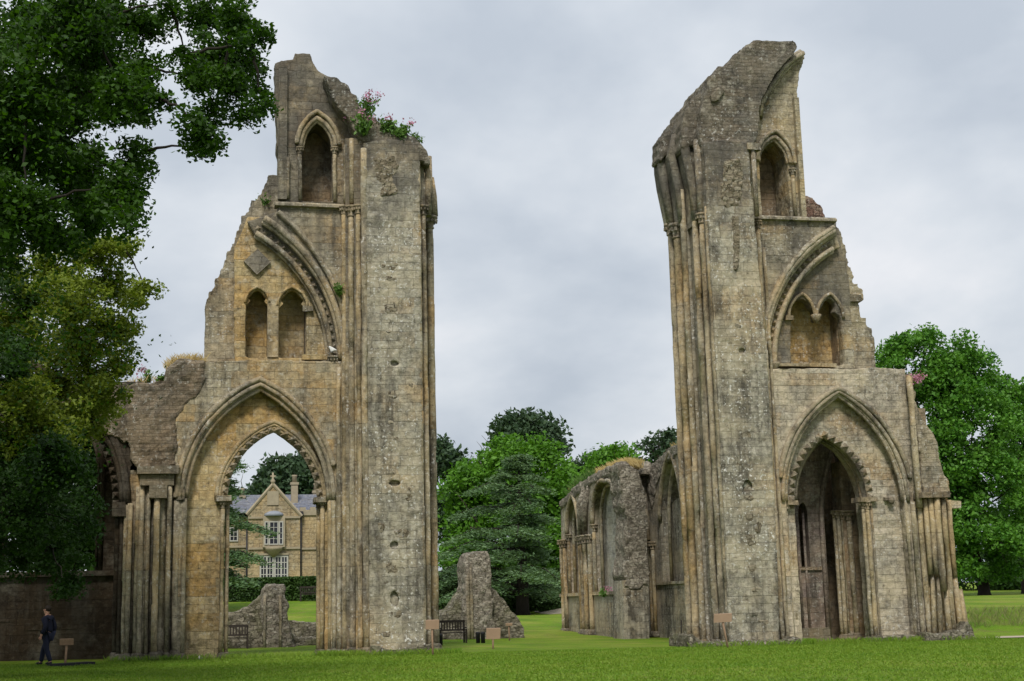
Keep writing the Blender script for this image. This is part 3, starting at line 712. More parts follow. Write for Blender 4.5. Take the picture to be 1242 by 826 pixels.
for l, r_, a_ in (((957, 385), (988, 384), (973, 357)), ((991, 384), (1022, 386), (1007, 357))):
    q = parch(l, r_, a_, .55, n=9); mouldings(T, 'lancet_moulding', q, [(.02, .52, .07)], 'mould')
a = W(990, 386, .5); MB().lathe(a[0], .5, [(.05, a[1] - .2), (.14, a[1] - .08), (.2, a[1] + .05), (.2, a[1] + .14)], 10).build('pendant_capital', 'carved', T)
a = W(958, 384, .5); MB().box(a[0] - .2, a[0] + .1, .4, .8, a[1] - .16, a[1] + .04, .03).build('impost', 'carved', T)
x0, z = W(936, 442, .3); x1 = W(1012, 443, .3)[0]
MB().box(x0, x1, .1, .6, z - .1, z + .03, .02).build('sill', 'mould', T)
hood2 = arch(W(923, 448, 0)[0], A0[0] + 2, W(923, 448, 0)[1], W(1012, 276, 0)[0], W(1012, 276, 0)[1], 22)[:23]
weather(MB().sweep(rough_path(hood2, .015), [(-.1, .05), (-.1, -.12), (0, -.2), (.12, -.13), (.13, .05)]).build('hood_mould', 'mould', T), .045, .03)
mouldings(T, 'arch_moulding', c1, [(.12, -.03, .12), (0, .06, .09), (-.02, .2, .06)])
dogtooth([((a[0] + b[0]) / 2, (a[1] + b[1]) / 2) for a, b in zip(c1, c2)], .3, .2, 1.45).build('dogtooth_moulding', 'carved', T)
mouldings(T, 'inner_arch_moulding', c2, [(.06, .24, .1), (-.04, .36, .07)])
a = W(938, 441, .2); MB().lathe(a[0], .15, [(.07, a[1] - .3), (.1, a[1] - .2), (.22, a[1] - .05), (.22, a[1] + .03)], 10).build('capital', 'carved', T)
wing = pw([(1026, 449), (1026, 352), (985, 345), (985, 270), (1013, 270)], 1.1) + steps(pw([(1013, 270), (1018, 280), (1024, 298), (1028, 318), (1034, 336), (1042, 350)], 1.1)) + pw([(1046, 352), (1046, 365), (1040, 368)], 1.1) + steps(pw([(1042, 385), (1050, 386)], 1.1)) + pw([(1050, 396), (1056, 398), (1056, 408), (1059, 410), (1061, 449)], 1.1)
weather(MB().slab(wing, [], .95, 2.3, REL).build('stepped_wing', 'stone_upper', T), .05, .07)
pxbox(MB(), (1030, 357), (1046, 366), .8, 1.5, .04).build('string_course', 'dark_stone', T)
x0, z = W(905, 264, 0); x1 = W(1013, 268, 0)[0]
MB().sweep([(x1, z), (x0, z)], [(-.10, .2), (-.10, -.06), (-.02, -.16), (.06, -.16), (.11, .2)]).build('string_course', 'mould', T)
# clerestory
cl = pw([(900, 268), (900, 130), (922, 122), (935, 102), (949, 83), (964, 69), (976, 66), (975, 74), (970, 88), (967, 110), (971, 150), (975, 235), (979, 268)], .1)
lan = parch((921, 196), (955, 198), (939, 170), .1, n=10); b2 = W(939, 263, .1)[1]
weather(MB().slab(jag(cl, .5, .04, seed=13), [[(lan[0][0], b2)] + lan + [(lan[-1][0], b2)]], .1, 1.5, REL).build('clerestory_wall', 'stone_clear', T))
bx0 = W(905, 247, 1.5)[0]; bx1 = W(966, 247, 1.5)[0]
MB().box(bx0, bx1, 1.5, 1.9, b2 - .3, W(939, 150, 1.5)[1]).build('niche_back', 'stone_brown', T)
weather(MB().sweep(rough_path(parch((916, 196), (963, 200), (939, 160), .1, n=12)), [(-.08, .12), (-.08, -.08), (0, -.13), (.08, -.08), (.09, .12)]).build('hood_mould', 'mould', T), .045, .03)
mouldings(T, 'lancet_moulding', parch((919, 196), (958, 199), (939, 167), .1), [(.02, .06, .09), (-.07, .15, .07)])
x, z = W(958, 204, 0); shaft(T, x + .12, .05, b2, z, .075, 'shaft', base=False)
x0 = W(968, 200, -.05)[0]; x1 = W(977, 240, -.05)[0]
MB().box(x0, x1 - .02, -.1, .12, b2 - .02, W(966, 118, -.1)[1]).build('pilaster', 'stone_clear', T)
mouldings(T, 'vault_rib', rough_path([W(*p, -.2) for p in ((921, 140), (924, 125), (935, 103), (949, 84), (963, 71), (975, 64))], .03), [(0.0, -.2, .10), (.12, -.1, .09), (-.12, 0, .08)], 'mould')
rs = jag(pw([(977, 266), (977, 236), (984, 240), (990, 247), (998, 254), (1001, 266)], .6), .25, .06, seed=33)
roughen(MB().slab(rs, [], .5, 1.6).build('rubble_stub', rubble('red_rubble', (.17, .1, .075), (.25, .16, .12), (.33, .25, .19), 4.0), T), .08, .1, .3, .06)

# crossing pier
pf = pw([(885, 785), (877, 600), (860, 290), (853, 172), (880, 168), (909, 172), (912, 230), (919, 300), (932, 450), (940, 600), (947, 785)], YF)
pf[0] = (pf[0][0], zb); pf[-1] = (pf[-1][0], zb)
holes = putlogs([(907, 590, 12, 14), (901, 425, 9, 5), (915, 748, 9, 4)], YF)
weather(MB().slab(pf, holes, YF, YF + .14, (0.05, .03, .60, .31)).build('pier_face', 'stone_pier', T))
weather(MB().slab(pf, [], YF + .14, 3.0).build('pier_core', 'stone_pier', T))
for pxa, pts, ya, yb2, m in ((866, ((842, 272), (838, 225), (828, 180), (828, 158)), .15, 2.9, 'stone_pier'), (851, ((826, 272), (820, 225), (812, 188), (816, 166)), .95, 2.7, 'stone_pier'), (842, ((813, 272), (803, 225), (800, 205), (799, 182), (806, 172)), 1.8, 2.5, 'stone_pier')):
    xl = W(pxa, 690, ya)[0]; xr = W(905, 690, ya)[0]; q = pw(pts, ya)
    MB().slab([(xl, zb), (xl, q[0][1])] + [(min(xl, p[0]), p[1]) for p in q] + [(xr, q[-1][1]), (xr, zb)], [], ya, yb2).build('pier_order', m, T)
for px, y, top, r, cp, m in ((880, -.62, 250, .09, False, 'shaft'), (873, -.25, 259, .11, True, 'shaft'), (864.5, .1, 230, .13, False, 'shaft'), (849, .85, 230, .12, False, 'shaft'), (841, 1.55, 272, .16, True, 'shaft_gold'), (833, 1.9, 272, .13, True, 'shaft')):
    x, _ = W(px, 690, y); shaft(T, x, y, -.05, W(px - 26, top, y)[1], r, m, cap=cp, capr=1.8)
for pts, y, r in (([(814, 272), (806, 225), (803, 206), (802, 180)], 1.75, .17), ([(828, 270), (822, 225), (815, 188), (819, 164)], .9, .15), ([(844, 268), (840, 225), (831, 182), (831, 156)], .1, .16), ([(851, 262), (849, 225), (846, 170)], -.25, .15)):
    q = [W3(a, b, y) for a, b in pts]; MB().tube(q, [r * 1.05, r, r * 1.1, r][:len(q)], 9).build('vault_rib', 'stone_pier', T)
sl = [(802, 196), (801, 181), (806, 166), (815, 155), (828, 140), (838, 125), (849, 116), (856, 101), (868, 90), (880, 82), (888, 73), (905, 59), (924, 50)]
q = steps(pw(sl[7:], -.45)) + pw([(945, 51), (962, 50), (967, 58), (962, 68), (947, 84), (932, 104), (922, 124), (919, 150), (913, 176), (880, 178), (850, 180), (846, 160), (850, 130)], -.45)
roughen(MB().slab(jag(q, .3, .05, seed=21), [], -.62, 2.2).build('rubble_top', 'crust', T), .1, .09, .32, .22)
q = steps(pw(sl[4:8], .3)) + pw([(875, 95), (872, 180), (846, 190), (836, 178), (826, 186), (822, 165)], .3)
roughen(MB().slab(jag(q, .3, .05, seed=22), [], -.05, 2.3).build('rubble_top', 'crust', T), .1, .09, .32, .22)
q = steps(pw(sl[:5], 1.2)) + pw([(846, 130), (846, 188), (824, 186), (812, 184)], 1.2)
roughen(MB().slab(jag(q, .3, .05, seed=23), [], 1.35, 2.45).build('rubble_top', 'crust', T), .1, .09, .32, .22)
for pts in (((861, 116), (872, 104), (880, 108), (872, 122), (864, 124)),):
    roughen(MB().slab(pw(pts, -.7), [], -.74, -.2).build('loose_block', 'crust', T), .07, .05, .3, .05)
sc = jag(pw([(878, 196), (897, 190), (902, 215), (896, 250), (878, 252), (874, 225)], YF), .25, .08, seed=6)
roughen(MB().slab(sc, [], YF - .03, YF + .3).build('masonry_scar', 'scar', T), .06, .14, .24, .1, .5)
sc = jag(pw([(888, 262), (896, 262), (898, 300), (895, 328), (890, 328), (889, 300)], YF), .25, .03, seed=7)
roughen(MB().slab(sc, [], YF - .05, YF + .2).build('masonry_scar', 'scar', T), .05, .09, .22, .06, .5)
scars([(903, 360, 12, 9), (896, 395, 11, 8), (905, 450, 10, 7), (900, 483, 13, 8), (906, 528, 14, 10), (907, 604, 15, 8), (909, 628, 13, 12), (911, 655, 14, 16), (912, 690, 15, 10), (917, 715, 13, 8), (896, 560, 10, 14), (920, 640, 9, 16), (926, 755, 16, 8)], T)
x, z = W(914, 182, YF); m = MB().tube([(x, -.75, W(918, 262, -.75)[1]), (x, -.75, z)], .09, 9); m.box(x - .25, x + .25, -.9, -.4, z, z + .25, .03); m.build('upper_shaft', 'mould', T)
x0 = W(919, 300, -.4)[0]
for px, y, r, top in ((944, -.35, .085, 268), (950, -.1, .07, 300)):
    x, _ = W(px, 690, y); shaft(T, x, y, -.05, W(px - 24, top, y)[1], r, 'shaft', cap=px == 944, capr=1.8)
ft = jag(pw([(836, 790), (834, 768), (848, 776), (880, 779), (905, 776), (948, 777), (968, 772), (972, 790)], YF), .25, .05, seed=19)
ft = [(p[0], min(p[1], .5)) for p in ft]
roughen(MB().slab(ft, [], YF - .15, 1.4).build('plinth', 'rubble_low', T), .09, .07, .35, .04)

# buttress of clustered shafts at the right corner
bx0, bx1 = W(1120, 690, -.1)[0], W(1158, 690, -.1)[0]
MB().box(bx0, bx1, .0, 1.5, zb - .3, W(1140, 604, 0)[1]).build('clustered_pier', 'stone_gold', T)
for px, y, top, bot, r in ((1121, -.12, 603, 775, .1), (1128.5, -.3, 603, 697, .1), (1135.5, -.4, 603, 697, .1), (1142.5, -.48, 603, 718, .12), (1150.5, -.4, 603, 775, .1), (1157.5, -.2, 606, 700, .09)):
    x, _ = W(px, 690, y); shaft(T, x, y, W(px, bot, y)[1], W(px, top, y)[1], r, 'shaft_gold', cap=False, base=bot > 760)
for px, px2, y, top, r in ((1131, 1133, -.22, 697, .09), (1138, 1141, -.3, 700, .09), (1147, 1152, -.35, 716, .11), (1158, 1166, -.15, 700, .11), (1164, 1173, -.1, 715, .12)):
    a = W3(px, top, y); b = W3(px2, 770, y); b.z = -.1
    MB().tube([b, b.lerp(a, .5), a], [r * 1.15, r, r * .8], 9).build('broken_shaft', 'shaft_gold', T)
pxbox(MB(), (1118, 597), (1153, 604), -.65, .6, .03).build('impost', 'dark_stone', T)
pxbox(MB(), (1150, 607), (1166, 617), -.2, .5, .03).build('impost', 'stone_pale', T)
rw = jag(pw([(1106, 452), (1108, 470), (1112, 492), (1120, 508), (1128, 522), (1138, 545), (1142, 568), (1150, 588), (1153, 600), (1119, 600), (1116, 560), (1108, 500), (1101, 452)], -.2), .25, .06, seed=17)
roughen(MB().slab(rw, [], -.3, 1.4).build('rubble_core', 'coursed', T), .08, .10, .34, .15)
x, z = W(1102, 455, -.35); x2, z2 = W(1116, 616, -.35)
shaft(T, x2, -.3, z2, z, .12, 'shaft', cap=False, base=False, name='wall_shaft')
ft = jag(pw([(1116, 786), (1117, 766), (1130, 768), (1160, 764), (1168, 752), (1176, 766), (1181, 784)], -.4), .2, .05, seed=18)
roughen(MB().slab(ft, [], -.75, 1.6).build('plinth', 'rubble_low', T), .08, .07, .33, .05)
ft = jag(pw([(1052, 786), (1053, 772), (1090, 771), (1118, 770), (1118, 786)], 0), .2, .04, seed=28)
roughen(MB().slab(ft, [], -.12, .5).build('plinth', 'rubble_low', T), .08, .05, .33, .03)
# ================================================================== GROUND
def GH(px, py):
    """point of the lawn seen at a photo position"""
    v = ray(px, py).normalized(); t = 8.0
    while t < 400:
        p = CAM + v * t
        if p.z < G(p.x, p.y): return p
        t += 0.05
    return CAM + v * 400
def lawn():
    xs = np.concatenate([np.linspace(-500, -34, 14), np.linspace(-32, 70, 150), np.linspace(74, 600, 16)])
    ys = np.concatenate([np.linspace(-80, -34, 20), np.linspace(-33, 66, 190), np.linspace(70, 260, 40), np.linspace(280, 900, 10)])
    nx, ny = len(xs), len(ys)
    v = [(x, y, G(x, y)) for y in ys for x in xs]
    f = [(j * nx + i, j * nx + i + 1, (j + 1) * nx + i + 1, (j + 1) * nx + i) for j in range(ny - 1) for i in range(nx - 1)]
    k = NT('lawn_grass'); p = k.pos()
    a = k.noise(p, 0.22, 6, 0.65); b = k.noise(p, 1.6, 6, 0.7); c = k.noise(k.scale(p, 1, 1, 1), 22.0, 6, 0.8)
    col = k.ramp(a, (0.34, (0.085, 0.180, 0.010)), (0.50, (0.150, 0.250, 0.016)), (0.64, (0.24, 0.28, 0.045)))
    col = k.mix(k.math('MULTIPLY', k.ramp(b, (0.47, 0.0), (0.64, 1.0)), 0.75), col, (0.165, 0.175, 0.045))
    col = k.mix(0.9, col, k.ramp(c, (0.28, 0.35), (0.5, 0.85), (0.72, 1.25)), 'MULTIPLY')
    sp = k.n('SeparateXYZ'); k.l(p, sp.inputs[0])   # mowing bands
    w = k.math('SINE', k.math('MULTIPLY', k.math('ADD', sp.outputs[1], k.math('MULTIPLY', sp.outputs[0], 0.25)), 3.0))
    col = k.mix(0.12, col, k.ramp(k.math('MULTIPLY_ADD', w, 0.5, 0.5), (0.0, 0.6), (1.0, 1.2)), 'MULTIPLY')
    m = k.done(col, 0.9, k.bump(c, 0.9, 0.06), 0.1)
    me = bpy.data.meshes.new('lawn'); me.from_pydata(v, [], f); me.polygons.foreach_set('use_smooth', [True] * len(f))
    o = link_mesh('lawn', me, m); o['kind'] = 'structure'
    o['label'] = 'mown green lawn rising gently behind the ruins'
    return o
lawn()
M['gravel'] = plain('gravel', (0.42, 0.37, 0.28), 0.95, 0.35, 18)
def strip(name, pts, w, label, mat='gravel', dz=0.02):
    m = MB(); P = []
    n = 24
    for i in range(n + 1):
        t = i / n * (len(pts) - 1); k = min(int(t), len(pts) - 2); u = t - k
        x = pts[k][0] * (1 - u) + pts[k + 1][0] * u; y = pts[k][1] * (1 - u) + pts[k + 1][1] * u
        P.append((x, y))
    vs = []
    for i, (x, y) in enumerate(P):
        a = P[max(0, i - 1)]; b = P[min(n, i + 1)]; L = math.hypot(b[0] - a[0], b[1] - a[1]); nx, ny = -(b[1] - a[1]) / L, (b[0] - a[0]) / L
        for s in (-1, 1):
            ww = w / 2 * random.uniform(.92, 1.08); vs.append((x + nx * ww * s, y + ny * ww * s, G(x + nx * ww * s, y + ny * ww * s) + dz))
    m.add(vs, [(2 * i, 2 * i + 1, 2 * i + 3, 2 * i + 2) for i in range(n)])
    o = m.build(name, mat); o['kind'] = 'structure'; o['label'] = label
strip('path', [(28.5, 1.2), (32, 1.9), (38, 2.6), (48, 3.2)], 1.6, 'pale gravel path passing the foot of the right tower')
a, b = GH(684, 743), GH(650, 736)
strip('path', [(a.x + 6, a.y - 14), (a.x, a.y), (b.x, b.y)], 2.2, 'pale path crossing the far lawn beside the cedar')

# ================================================================== CHOIR WALLS (behind, right of the gap)
XA = 18.5
M['stone_choir'] = ashlar('choir_ashlar', (0.36, 0.33, 0.27), (0.27, 0.245, 0.195), ochre_amt=0.3, grime=0.95, lichen=0.6)
M['panel_grey'] = ashlar('grey_panel', (0.40, 0.385, 0.35), (0.34, 0.325, 0.29), ochre_amt=0.15, grime=0.7, lichen=0.5)
T = Thing('ruined_wall', 'long roofless wall with two tall blind lancets and dry grass on its broken top', 'ruin', (19.2, 18, 0))
def pwx(pts, x): return [WX(a, b, x) for a, b in pts]
wl = pwx([(682, 780), (681, 660), (680, 612), (688, 601), (700, 590), (716, 578), (733, 570), (749, 563), (757, 600), (757, 780)], XA)
wl[0] = (wl[0][0], zb); wl[-1] = (wl[-1][0], zb)
def archx(l, r, a, x, base=None, n=10):
    # in the X plane larger Y = photo left, so swap to ascending Y
    L, Rr, A = WX(*r, x), WX(*l, x), WX(*a, x)
    return arch(L[0], Rr[0], L[1], A[0], A[1], n, base, zsr=Rr[1])
bb = WX(735, 718, XA)[1]
wa = archx((719, 636), (754, 634), (735, 584), XA); wb = archx((688, 648), (703, 646), (695, 600), XA)
H1 = [(wa[0][0], bb)] + wa + [(wa[-1][0], bb)]; H2 = [(wb[0][0], bb)] + wb + [(wb[-1][0], bb)]
MB().slab(wl, [H1, H2], XA, XA + .5, axis='x').build('wall_face', 'stone_choir', T)
_t = [(p[0], p[1] - .25) for p in wl[2:8]]
MB().slab([(wl[0][0], zb)] + _t + [(_t[-1][0], zb)], [], XA + .5, XA + 1.5, axis='x').build('blind_panel', 'panel_grey', T)
def rollx(parent, name, path, xx, r, mat):
    m = MB().tube([(xx, y, z) for y, z in path], r, 8); return m.build(name, mat, parent)
for w_ in (wa, wb):
    rollx(T, 'lancet_moulding', w_, XA - .02, .12, 'mould')
    w2 = [((p[0] - (w_[0][0] + w_[-1][0]) / 2) * .82 + (w_[0][0] + w_[-1][0]) / 2, (p[1] - w_[0][1]) * .9 + w_[0][1]) for p in w_]
    rollx(T, 'lancet_moulding', [(w2[0][0], bb)] + w2 + [(w2[-1][0], bb)], XA + .3, .09, 'mould')
    for i in (0, -1):
        y, z = w_[i]; shaft(T, XA + .05, y, bb, z, .1, 'shaft', base=False, capr=1.8)
for px in (683, 686.5, 705, 709, 713, 717):
    y, z = WX(px, 655, XA); shaft(T, XA - .1 - .08 * (px in (709, 713)), y, .05, 4.95, .12, 'shaft', capr=1.8)
for px in (707, 712):
    a = WX(px, 650, XA); b = WX(px + 1, 612, XA); MB().tube([(XA - .1, a[0], a[1]), (XA - .2, b[0], b[1]), (XA + .1, b[0] - .4, b[1] + 1.2)], [.14, .2, .1], 8).build('broken_springer', 'rubble', T)
st_ = MB()
ys = [p[0] for p in wl]
st_.box(XA - .09, XA + .03, min(ys), max(ys), bb - .12, bb + .02, .02).build('string_course', 'mould', T)
# broken end of the wall
re = jag(pw([(756, 712), (757, 680), (758, 640), (754, 600), (748, 563), (757, 562), (768, 566), (776, 576), (782, 592), (785, 622), (786, 660), (787, 712)], 12.6), .35, .1, seed=41)
roughen(MB().slab(re, [], 12.5, 14.2).build('broken_end', 'rubble', T), .11, .18, .4, .2)
MB().slab([(W(756, 785, 12.6)[0], zb), (W(787, 785, 12.6)[0], zb), W(787, 700, 12.6), W(756, 704, 12.6)], [], 12.55, 14.2).build('wall_end', 'stone_choir', T)
tp = [(p[0], p[1] - .3) for p in pwx([(681, 618), (680, 609), (690, 598), (702, 587), (718, 576), (735, 567), (752, 560), (756, 575), (735, 580), (718, 588), (700, 602)], XA)]
roughen(MB().slab([(p[0], p[1] + .3) for p in tp], [], XA - .1, XA + 1.5, axis='x').build('rubble_top', 'rubble', T), .12, .18, .4, .2)

T = Thing('ruined_wall', 'short wall with one slender lancet close behind the right tower', 'ruin', (20.5, 10, 0))
XB = 19.9
wl = pwx([(787, 780), (786, 650), (783, 580), (788, 568), (800, 557), (814, 543), (838, 536), (848, 536), (848, 780)], XB)
wl[0] = (wl[0][0], zb); wl[-1] = (wl[-1][0], zb)
bb = WX(815, 706, XB)[1]
wa = archx((801, 632), (829, 625), (813, 548), XB); H1 = [(wa[0][0], bb)] + wa + [(wa[-1][0], bb)]
MB().slab(jag(wl, .4, .08, seed=44, keep=lambda a, b: a[1] < 1), [H1], XB, XB + .5, axis='x').build('wall_face', 'stone_choir', T)
MB().slab([(min(p[0] for p in wl), zb), (max(p[0] for p in wl), zb), (max(p[0] for p in wl), 5.4), (min(p[0] for p in wl), 7)], [], XB + .5, XB + 1.2, axis='x').build('blind_panel', 'stone_choir', T)
rollx(T, 'lancet_moulding', wa, XB - .02, .1, 'mould')
w2 = [((p[0] - (wa[0][0] + wa[-1][0]) / 2) * .78 + (wa[0][0] + wa[-1][0]) / 2, (p[1] - wa[0][1]) * .9 + wa[0][1]) for p in wa]
rollx(T, 'lancet_moulding', [(w2[0][0], bb)] + w2 + [(w2[-1][0], bb)], XB + .3, .08, 'shaft')
for px in (787, 790.5, 794):
    y, z = WX(px, 657, XB); shaft(T, XB - .12, y, .05, z, .1, 'shaft', capr=1.7)
y, z = WX(788, 655, XB); y2, z2 = WX(784, 575, XB)
MB().tube([(XB - .1, y, z), (XB - .15, y + .1, (z + z2) / 2), (XB - .1, y2, z2)], [.2, .16, .12], 8).build('broken_springer', 'stone_pale', T)
MB().box(XB - .08, XB + .02, min(p[0] for p in wl), max(p[0] for p in wl), bb - .1, bb + .02, .02).build('string_course', 'mould', T)
rt = pwx([(785, 585), (783, 577), (790, 565), (800, 555), (814, 541), (838, 534), (846, 536), (846, 550), (822, 552), (808, 562), (797, 590), (792, 620)], XB)
roughen(MB().slab(rt, [], XB - .06, XB + 1.3, axis='x').build('rubble_top', 'rubble', T), .11, .14, .4, .12)

# ================================================================== RUIN STUBS
T = Thing('ruin_stump', 'ragged tower-like stump of rubble wall in the middle of the lawn, bench at its foot', 'ruin', (14, 18, 0))
Y = 18
lo = jag(pw([(531, 782), (535, 744), (547, 737), (555, 724), (562, 716), (600, 716), (611, 726), (621, 742), (631, 754), (637, 782)], Y), .35, .12, seed=51)
roughen(MB().slab(lo, [], Y, Y + 1.6).build('wall_base', 'rubble_low', T), .11, .2, .42, .3)
hi = jag(pw([(558, 782), (561, 715), (562, 684), (566, 673), (580, 669), (591, 669), (595, 682), (597, 715), (600, 782)], Y - .3), .35, .09, seed=52)
roughen(MB().slab(hi, [], Y - .35, Y + 1.3).build('rubble_core', 'rubble', T), .1, .2, .42, .25)
for px, top, r in ((568, 690, .09), (572, 684, .08)):
    x, _ = W(px, 740, Y - .4); shaft(T, x, Y - .42, -.1, W(px, top, Y - .4)[1], r, 'coursed', cap=False, base=False)

T = Thing('ruin_stump', 'stump of rubble wall seen through the left arch with a bench against it', 'ruin', (4.5, 13, 0))
Y = 13
lo = jag(pw([(255, 792), (255, 735), (272, 741), (290, 741), (302, 736), (313, 726), (322, 712), (330, 745), (356, 770), (360, 792)], Y), .3, .07, seed=53)
roughen(MB().slab(lo, [], Y, Y + 1.2).build('wall_base', 'rubble_low', T), .1, .13, .38, .15)
hi = jag(pw([(318, 792), (319, 714), (324, 708), (345, 708), (347, 728), (352, 736), (350, 752), (354, 770), (358, 792)], Y - .3), .3, .08, seed=54)
roughen(MB().slab(hi, [], Y - .35, Y + 1.2).build('rubble_core', 'rubble', T), .09, .17, .38, .15)
for px in (321, 340):
    x, _ = W(px, 740, Y - .4); shaft(T, x, Y - .42, -.1, W(px, 722, Y - .4)[1], .06, 'coursed', cap=False, base=False)
T = Thing('low_wall', 'low rubble wall on the lawn beside the stump seen through the arch', 'wall', (6.5, 16, 0))
lo = jag(pw([(340, 790), (340, 752), (360, 753), (375, 755), (400, 754), (420, 755), (420, 790)], 16), .3, .05, seed=55)
roughen(MB().slab(lo, [], 16, 16.8).build('wall_core', 'rubble_low', T), .09, .12, .35, .06)
lo = jag(pw([(345, 790), (345, 772), (385, 773), (420, 773), (420, 790)], 14.6), .3, .04, seed=56)
roughen(MB().slab(lo, [], 14.5, 15.2).build('footing', 'rubble_low', T), .08, .1, .35, .05)

# ================================================================== HOUSE seen through the arch
YH = 64.0
M['house_wall'] = ashlar('house_ashlar', (0.36, 0.29, 0.185), (0.31, 0.25, 0.155), ochre_amt=0.25, grime=0.4, lichen=0.1, bw=.7, rh=.3, up=1.1)
M['house_trim'] = plain('house_trim', (0.33, 0.28, 0.2), .85, .3, 3)
M['slate'] = ashlar('roof_slate', (0.13, 0.145, 0.19), (0.18, 0.19, 0.23), ochre_amt=0.0, grime=.3, lichen=.2, bw=.35, rh=.22)
M['white'] = plain('white_paint', (0.40, 0.39, 0.36), .5, .15, 3)
M['lead'] = plain('lead_roof', (0.25, 0.27, 0.31), .6, .3, 3)
M['iron'] = plain('black_iron', (0.03, 0.03, 0.035), .5, .3, 8)
k = NT('window_glass'); M['glass'] = k.done((0.02, 0.022, 0.03), 0.08, None, 0.5)
T = Thing('country_house', 'honey stone gabled house with slate roof and white windows beyond the arch', 'house', (4, YH, 2.3))
H = lambda a, b, y=YH: W(a, b, y)
gz = 1.5
gab = [(H(301, 700)[0], gz), (H(364, 700)[0], gz), H(364, 624), H(331, 589), H(301, 622)]
MB().slab(gab, [], YH, YH + 9).build('gable_wall', 'house_wall', T)
MB().slab([(H(364, 700)[0] - .05, gz), (H(440, 700)[0], gz), (H(440, 700)[0], H(380, 618)[1]), (H(364, 700)[0] - .05, H(380, 618)[1])], [], YH + .5, YH + 9).build('wing_wall', 'house_wall', T)
MB().slab([(H(230, 700)[0], gz), (H(302, 700)[0], gz), (H(302, 700)[0], H(290, 626)[1]), (H(230, 700)[0], H(290, 626)[1])], [], YH + 1.5, YH + 9).build('wing_wall', 'house_wall', T)
# coping of the gable, finial
ap = H(331, 587); l = H(299, 624); r_ = H(366, 626)
cm = MB()
for e in (l, r_): cm.tube([(e[0], YH, e[1]), (ap[0], YH, ap[1])], .14, 6, smooth=False)
cm.lathe(ap[0], YH, [(.12, ap[1]), (.2, ap[1] + .25), (.08, ap[1] + .4), (.06, ap[1] + .9)], 8)
cm.box(ap[0] - .2, ap[0] + .2, YH - .06, YH + .06, ap[1] + .55, ap[1] + .68); cm.build('coping', 'house_trim', T)
# roofs
zr = H(370, 594)[1]; ze = H(380, 619)[1]
m = MB()
def gable_roof(m, x0, x1, y0, y1, ze, zr):
    ym = (y0 + y1) / 2
    m.add([(x0, y0, ze), (x1, y0, ze), (x1, ym, zr), (x0, ym, zr), (x0, y1, ze), (x1, y1, ze)], [(0, 1, 2, 3), (3, 2, 5, 4), (0, 3, 4), (1, 5, 2), (0, 4, 5, 1)])
gable_roof(m, H(225, 700)[0], H(445, 700)[0], YH + .6, YH + 8.8, ze - .1, zr)
xg0, xg1 = H(299, 620)[0], H(366, 620)[0]
zg = ap[1] - .1; zl = l[1] + .05
m.add([(xg0, YH + .05, zl), (xg1, YH + .05, zl), (ap[0], YH + .05, zg), (xg0, YH + 6, zl), (xg1, YH + 6, zl), (ap[0], YH + 6, zg)], [(0, 2, 5, 3), (1, 4, 5, 2), (3, 5, 4), (0, 3, 4, 1), (0, 1, 2)])
m.build('roof', 'slate', T)
pm = MB(); x = H(364, 700)[0]
while x < H(440, 700)[0]:
    pm.box(x, x + .45, YH + .4, YH + .8, ze - .15, ze + .28); x += .8
pm.box(H(364, 700)[0], H(440, 700)[0], YH + .38, YH + .8, ze - .35, ze + .02); pm.build('parapet', 'house_trim', T)
def chimney(px, base, top, wpx, y):
    x, z0 = W(px, base, y); z1 = W(px, top, y)[1]; h = wpx / 2 / 15
    MB().box(x - h, x + h, y - h, y + h, z0 - 1.5, z1 - .4).box(x - h * 1.25, x + h * 1.25, y - h * 1.25, y + h * 1.25, z1 - .55, z1 - .35).lathe(x, y, [(h * .8, z1 - .35), (h * .7, z1 + .1), (h * .85, z1 + .15), (h * .85, z1 + .25)], 8).build('chimney', 'house_trim', T)
chimney(357, 612, 580, 8, YH + 3); chimney(294, 612, 596, 6, YH + 4); chimney(383, 600, 590, 7, YH + 5)
def string(px0, px1, py, y, h=.16):
    a = W(px0, py, y); b = W(px1, py, y)[0]; MB().box(a[0], b, y - .12, y + .05, a[1] - h / 2, a[1] + h / 2).build('string_course', 'house_trim', T)
string(301, 364, 628, YH); string(301, 364, 665.5, YH); string(365, 440, 665.5, YH + .5); string(230, 300, 664, YH + 1.5)
def window(px0, px1, py0, py1, y, nx, ny, proud=.1, fr=.09):
    a = W(px0, py0, y); b = W(px1, py1, y); x0, x1 = a[0], b[0]; z1, z0 = a[1], b[1]
    m = MB()
    for i in range(nx + 1):
        x = x0 + (x1 - x0) * i / nx; w = fr if i in (0, nx) or i % 2 == 0 else fr * .5; m.box(x - w / 2, x + w / 2, y - proud, y + .02, z0, z1)
    for j in range(ny + 1):
        z = z0 + (z1 - z0) * j / ny; w = fr if j in (0, ny) else fr * .45; m.box(x0 - fr / 2, x1 + fr / 2, y - proud - .003, y + .02, z - w / 2, z + w / 2)
    f = m.build('window', 'white', T)
    MB().box(x0, x1, y - proud + .04, y + .015, z0, z1).build('pane', 'glass', f)
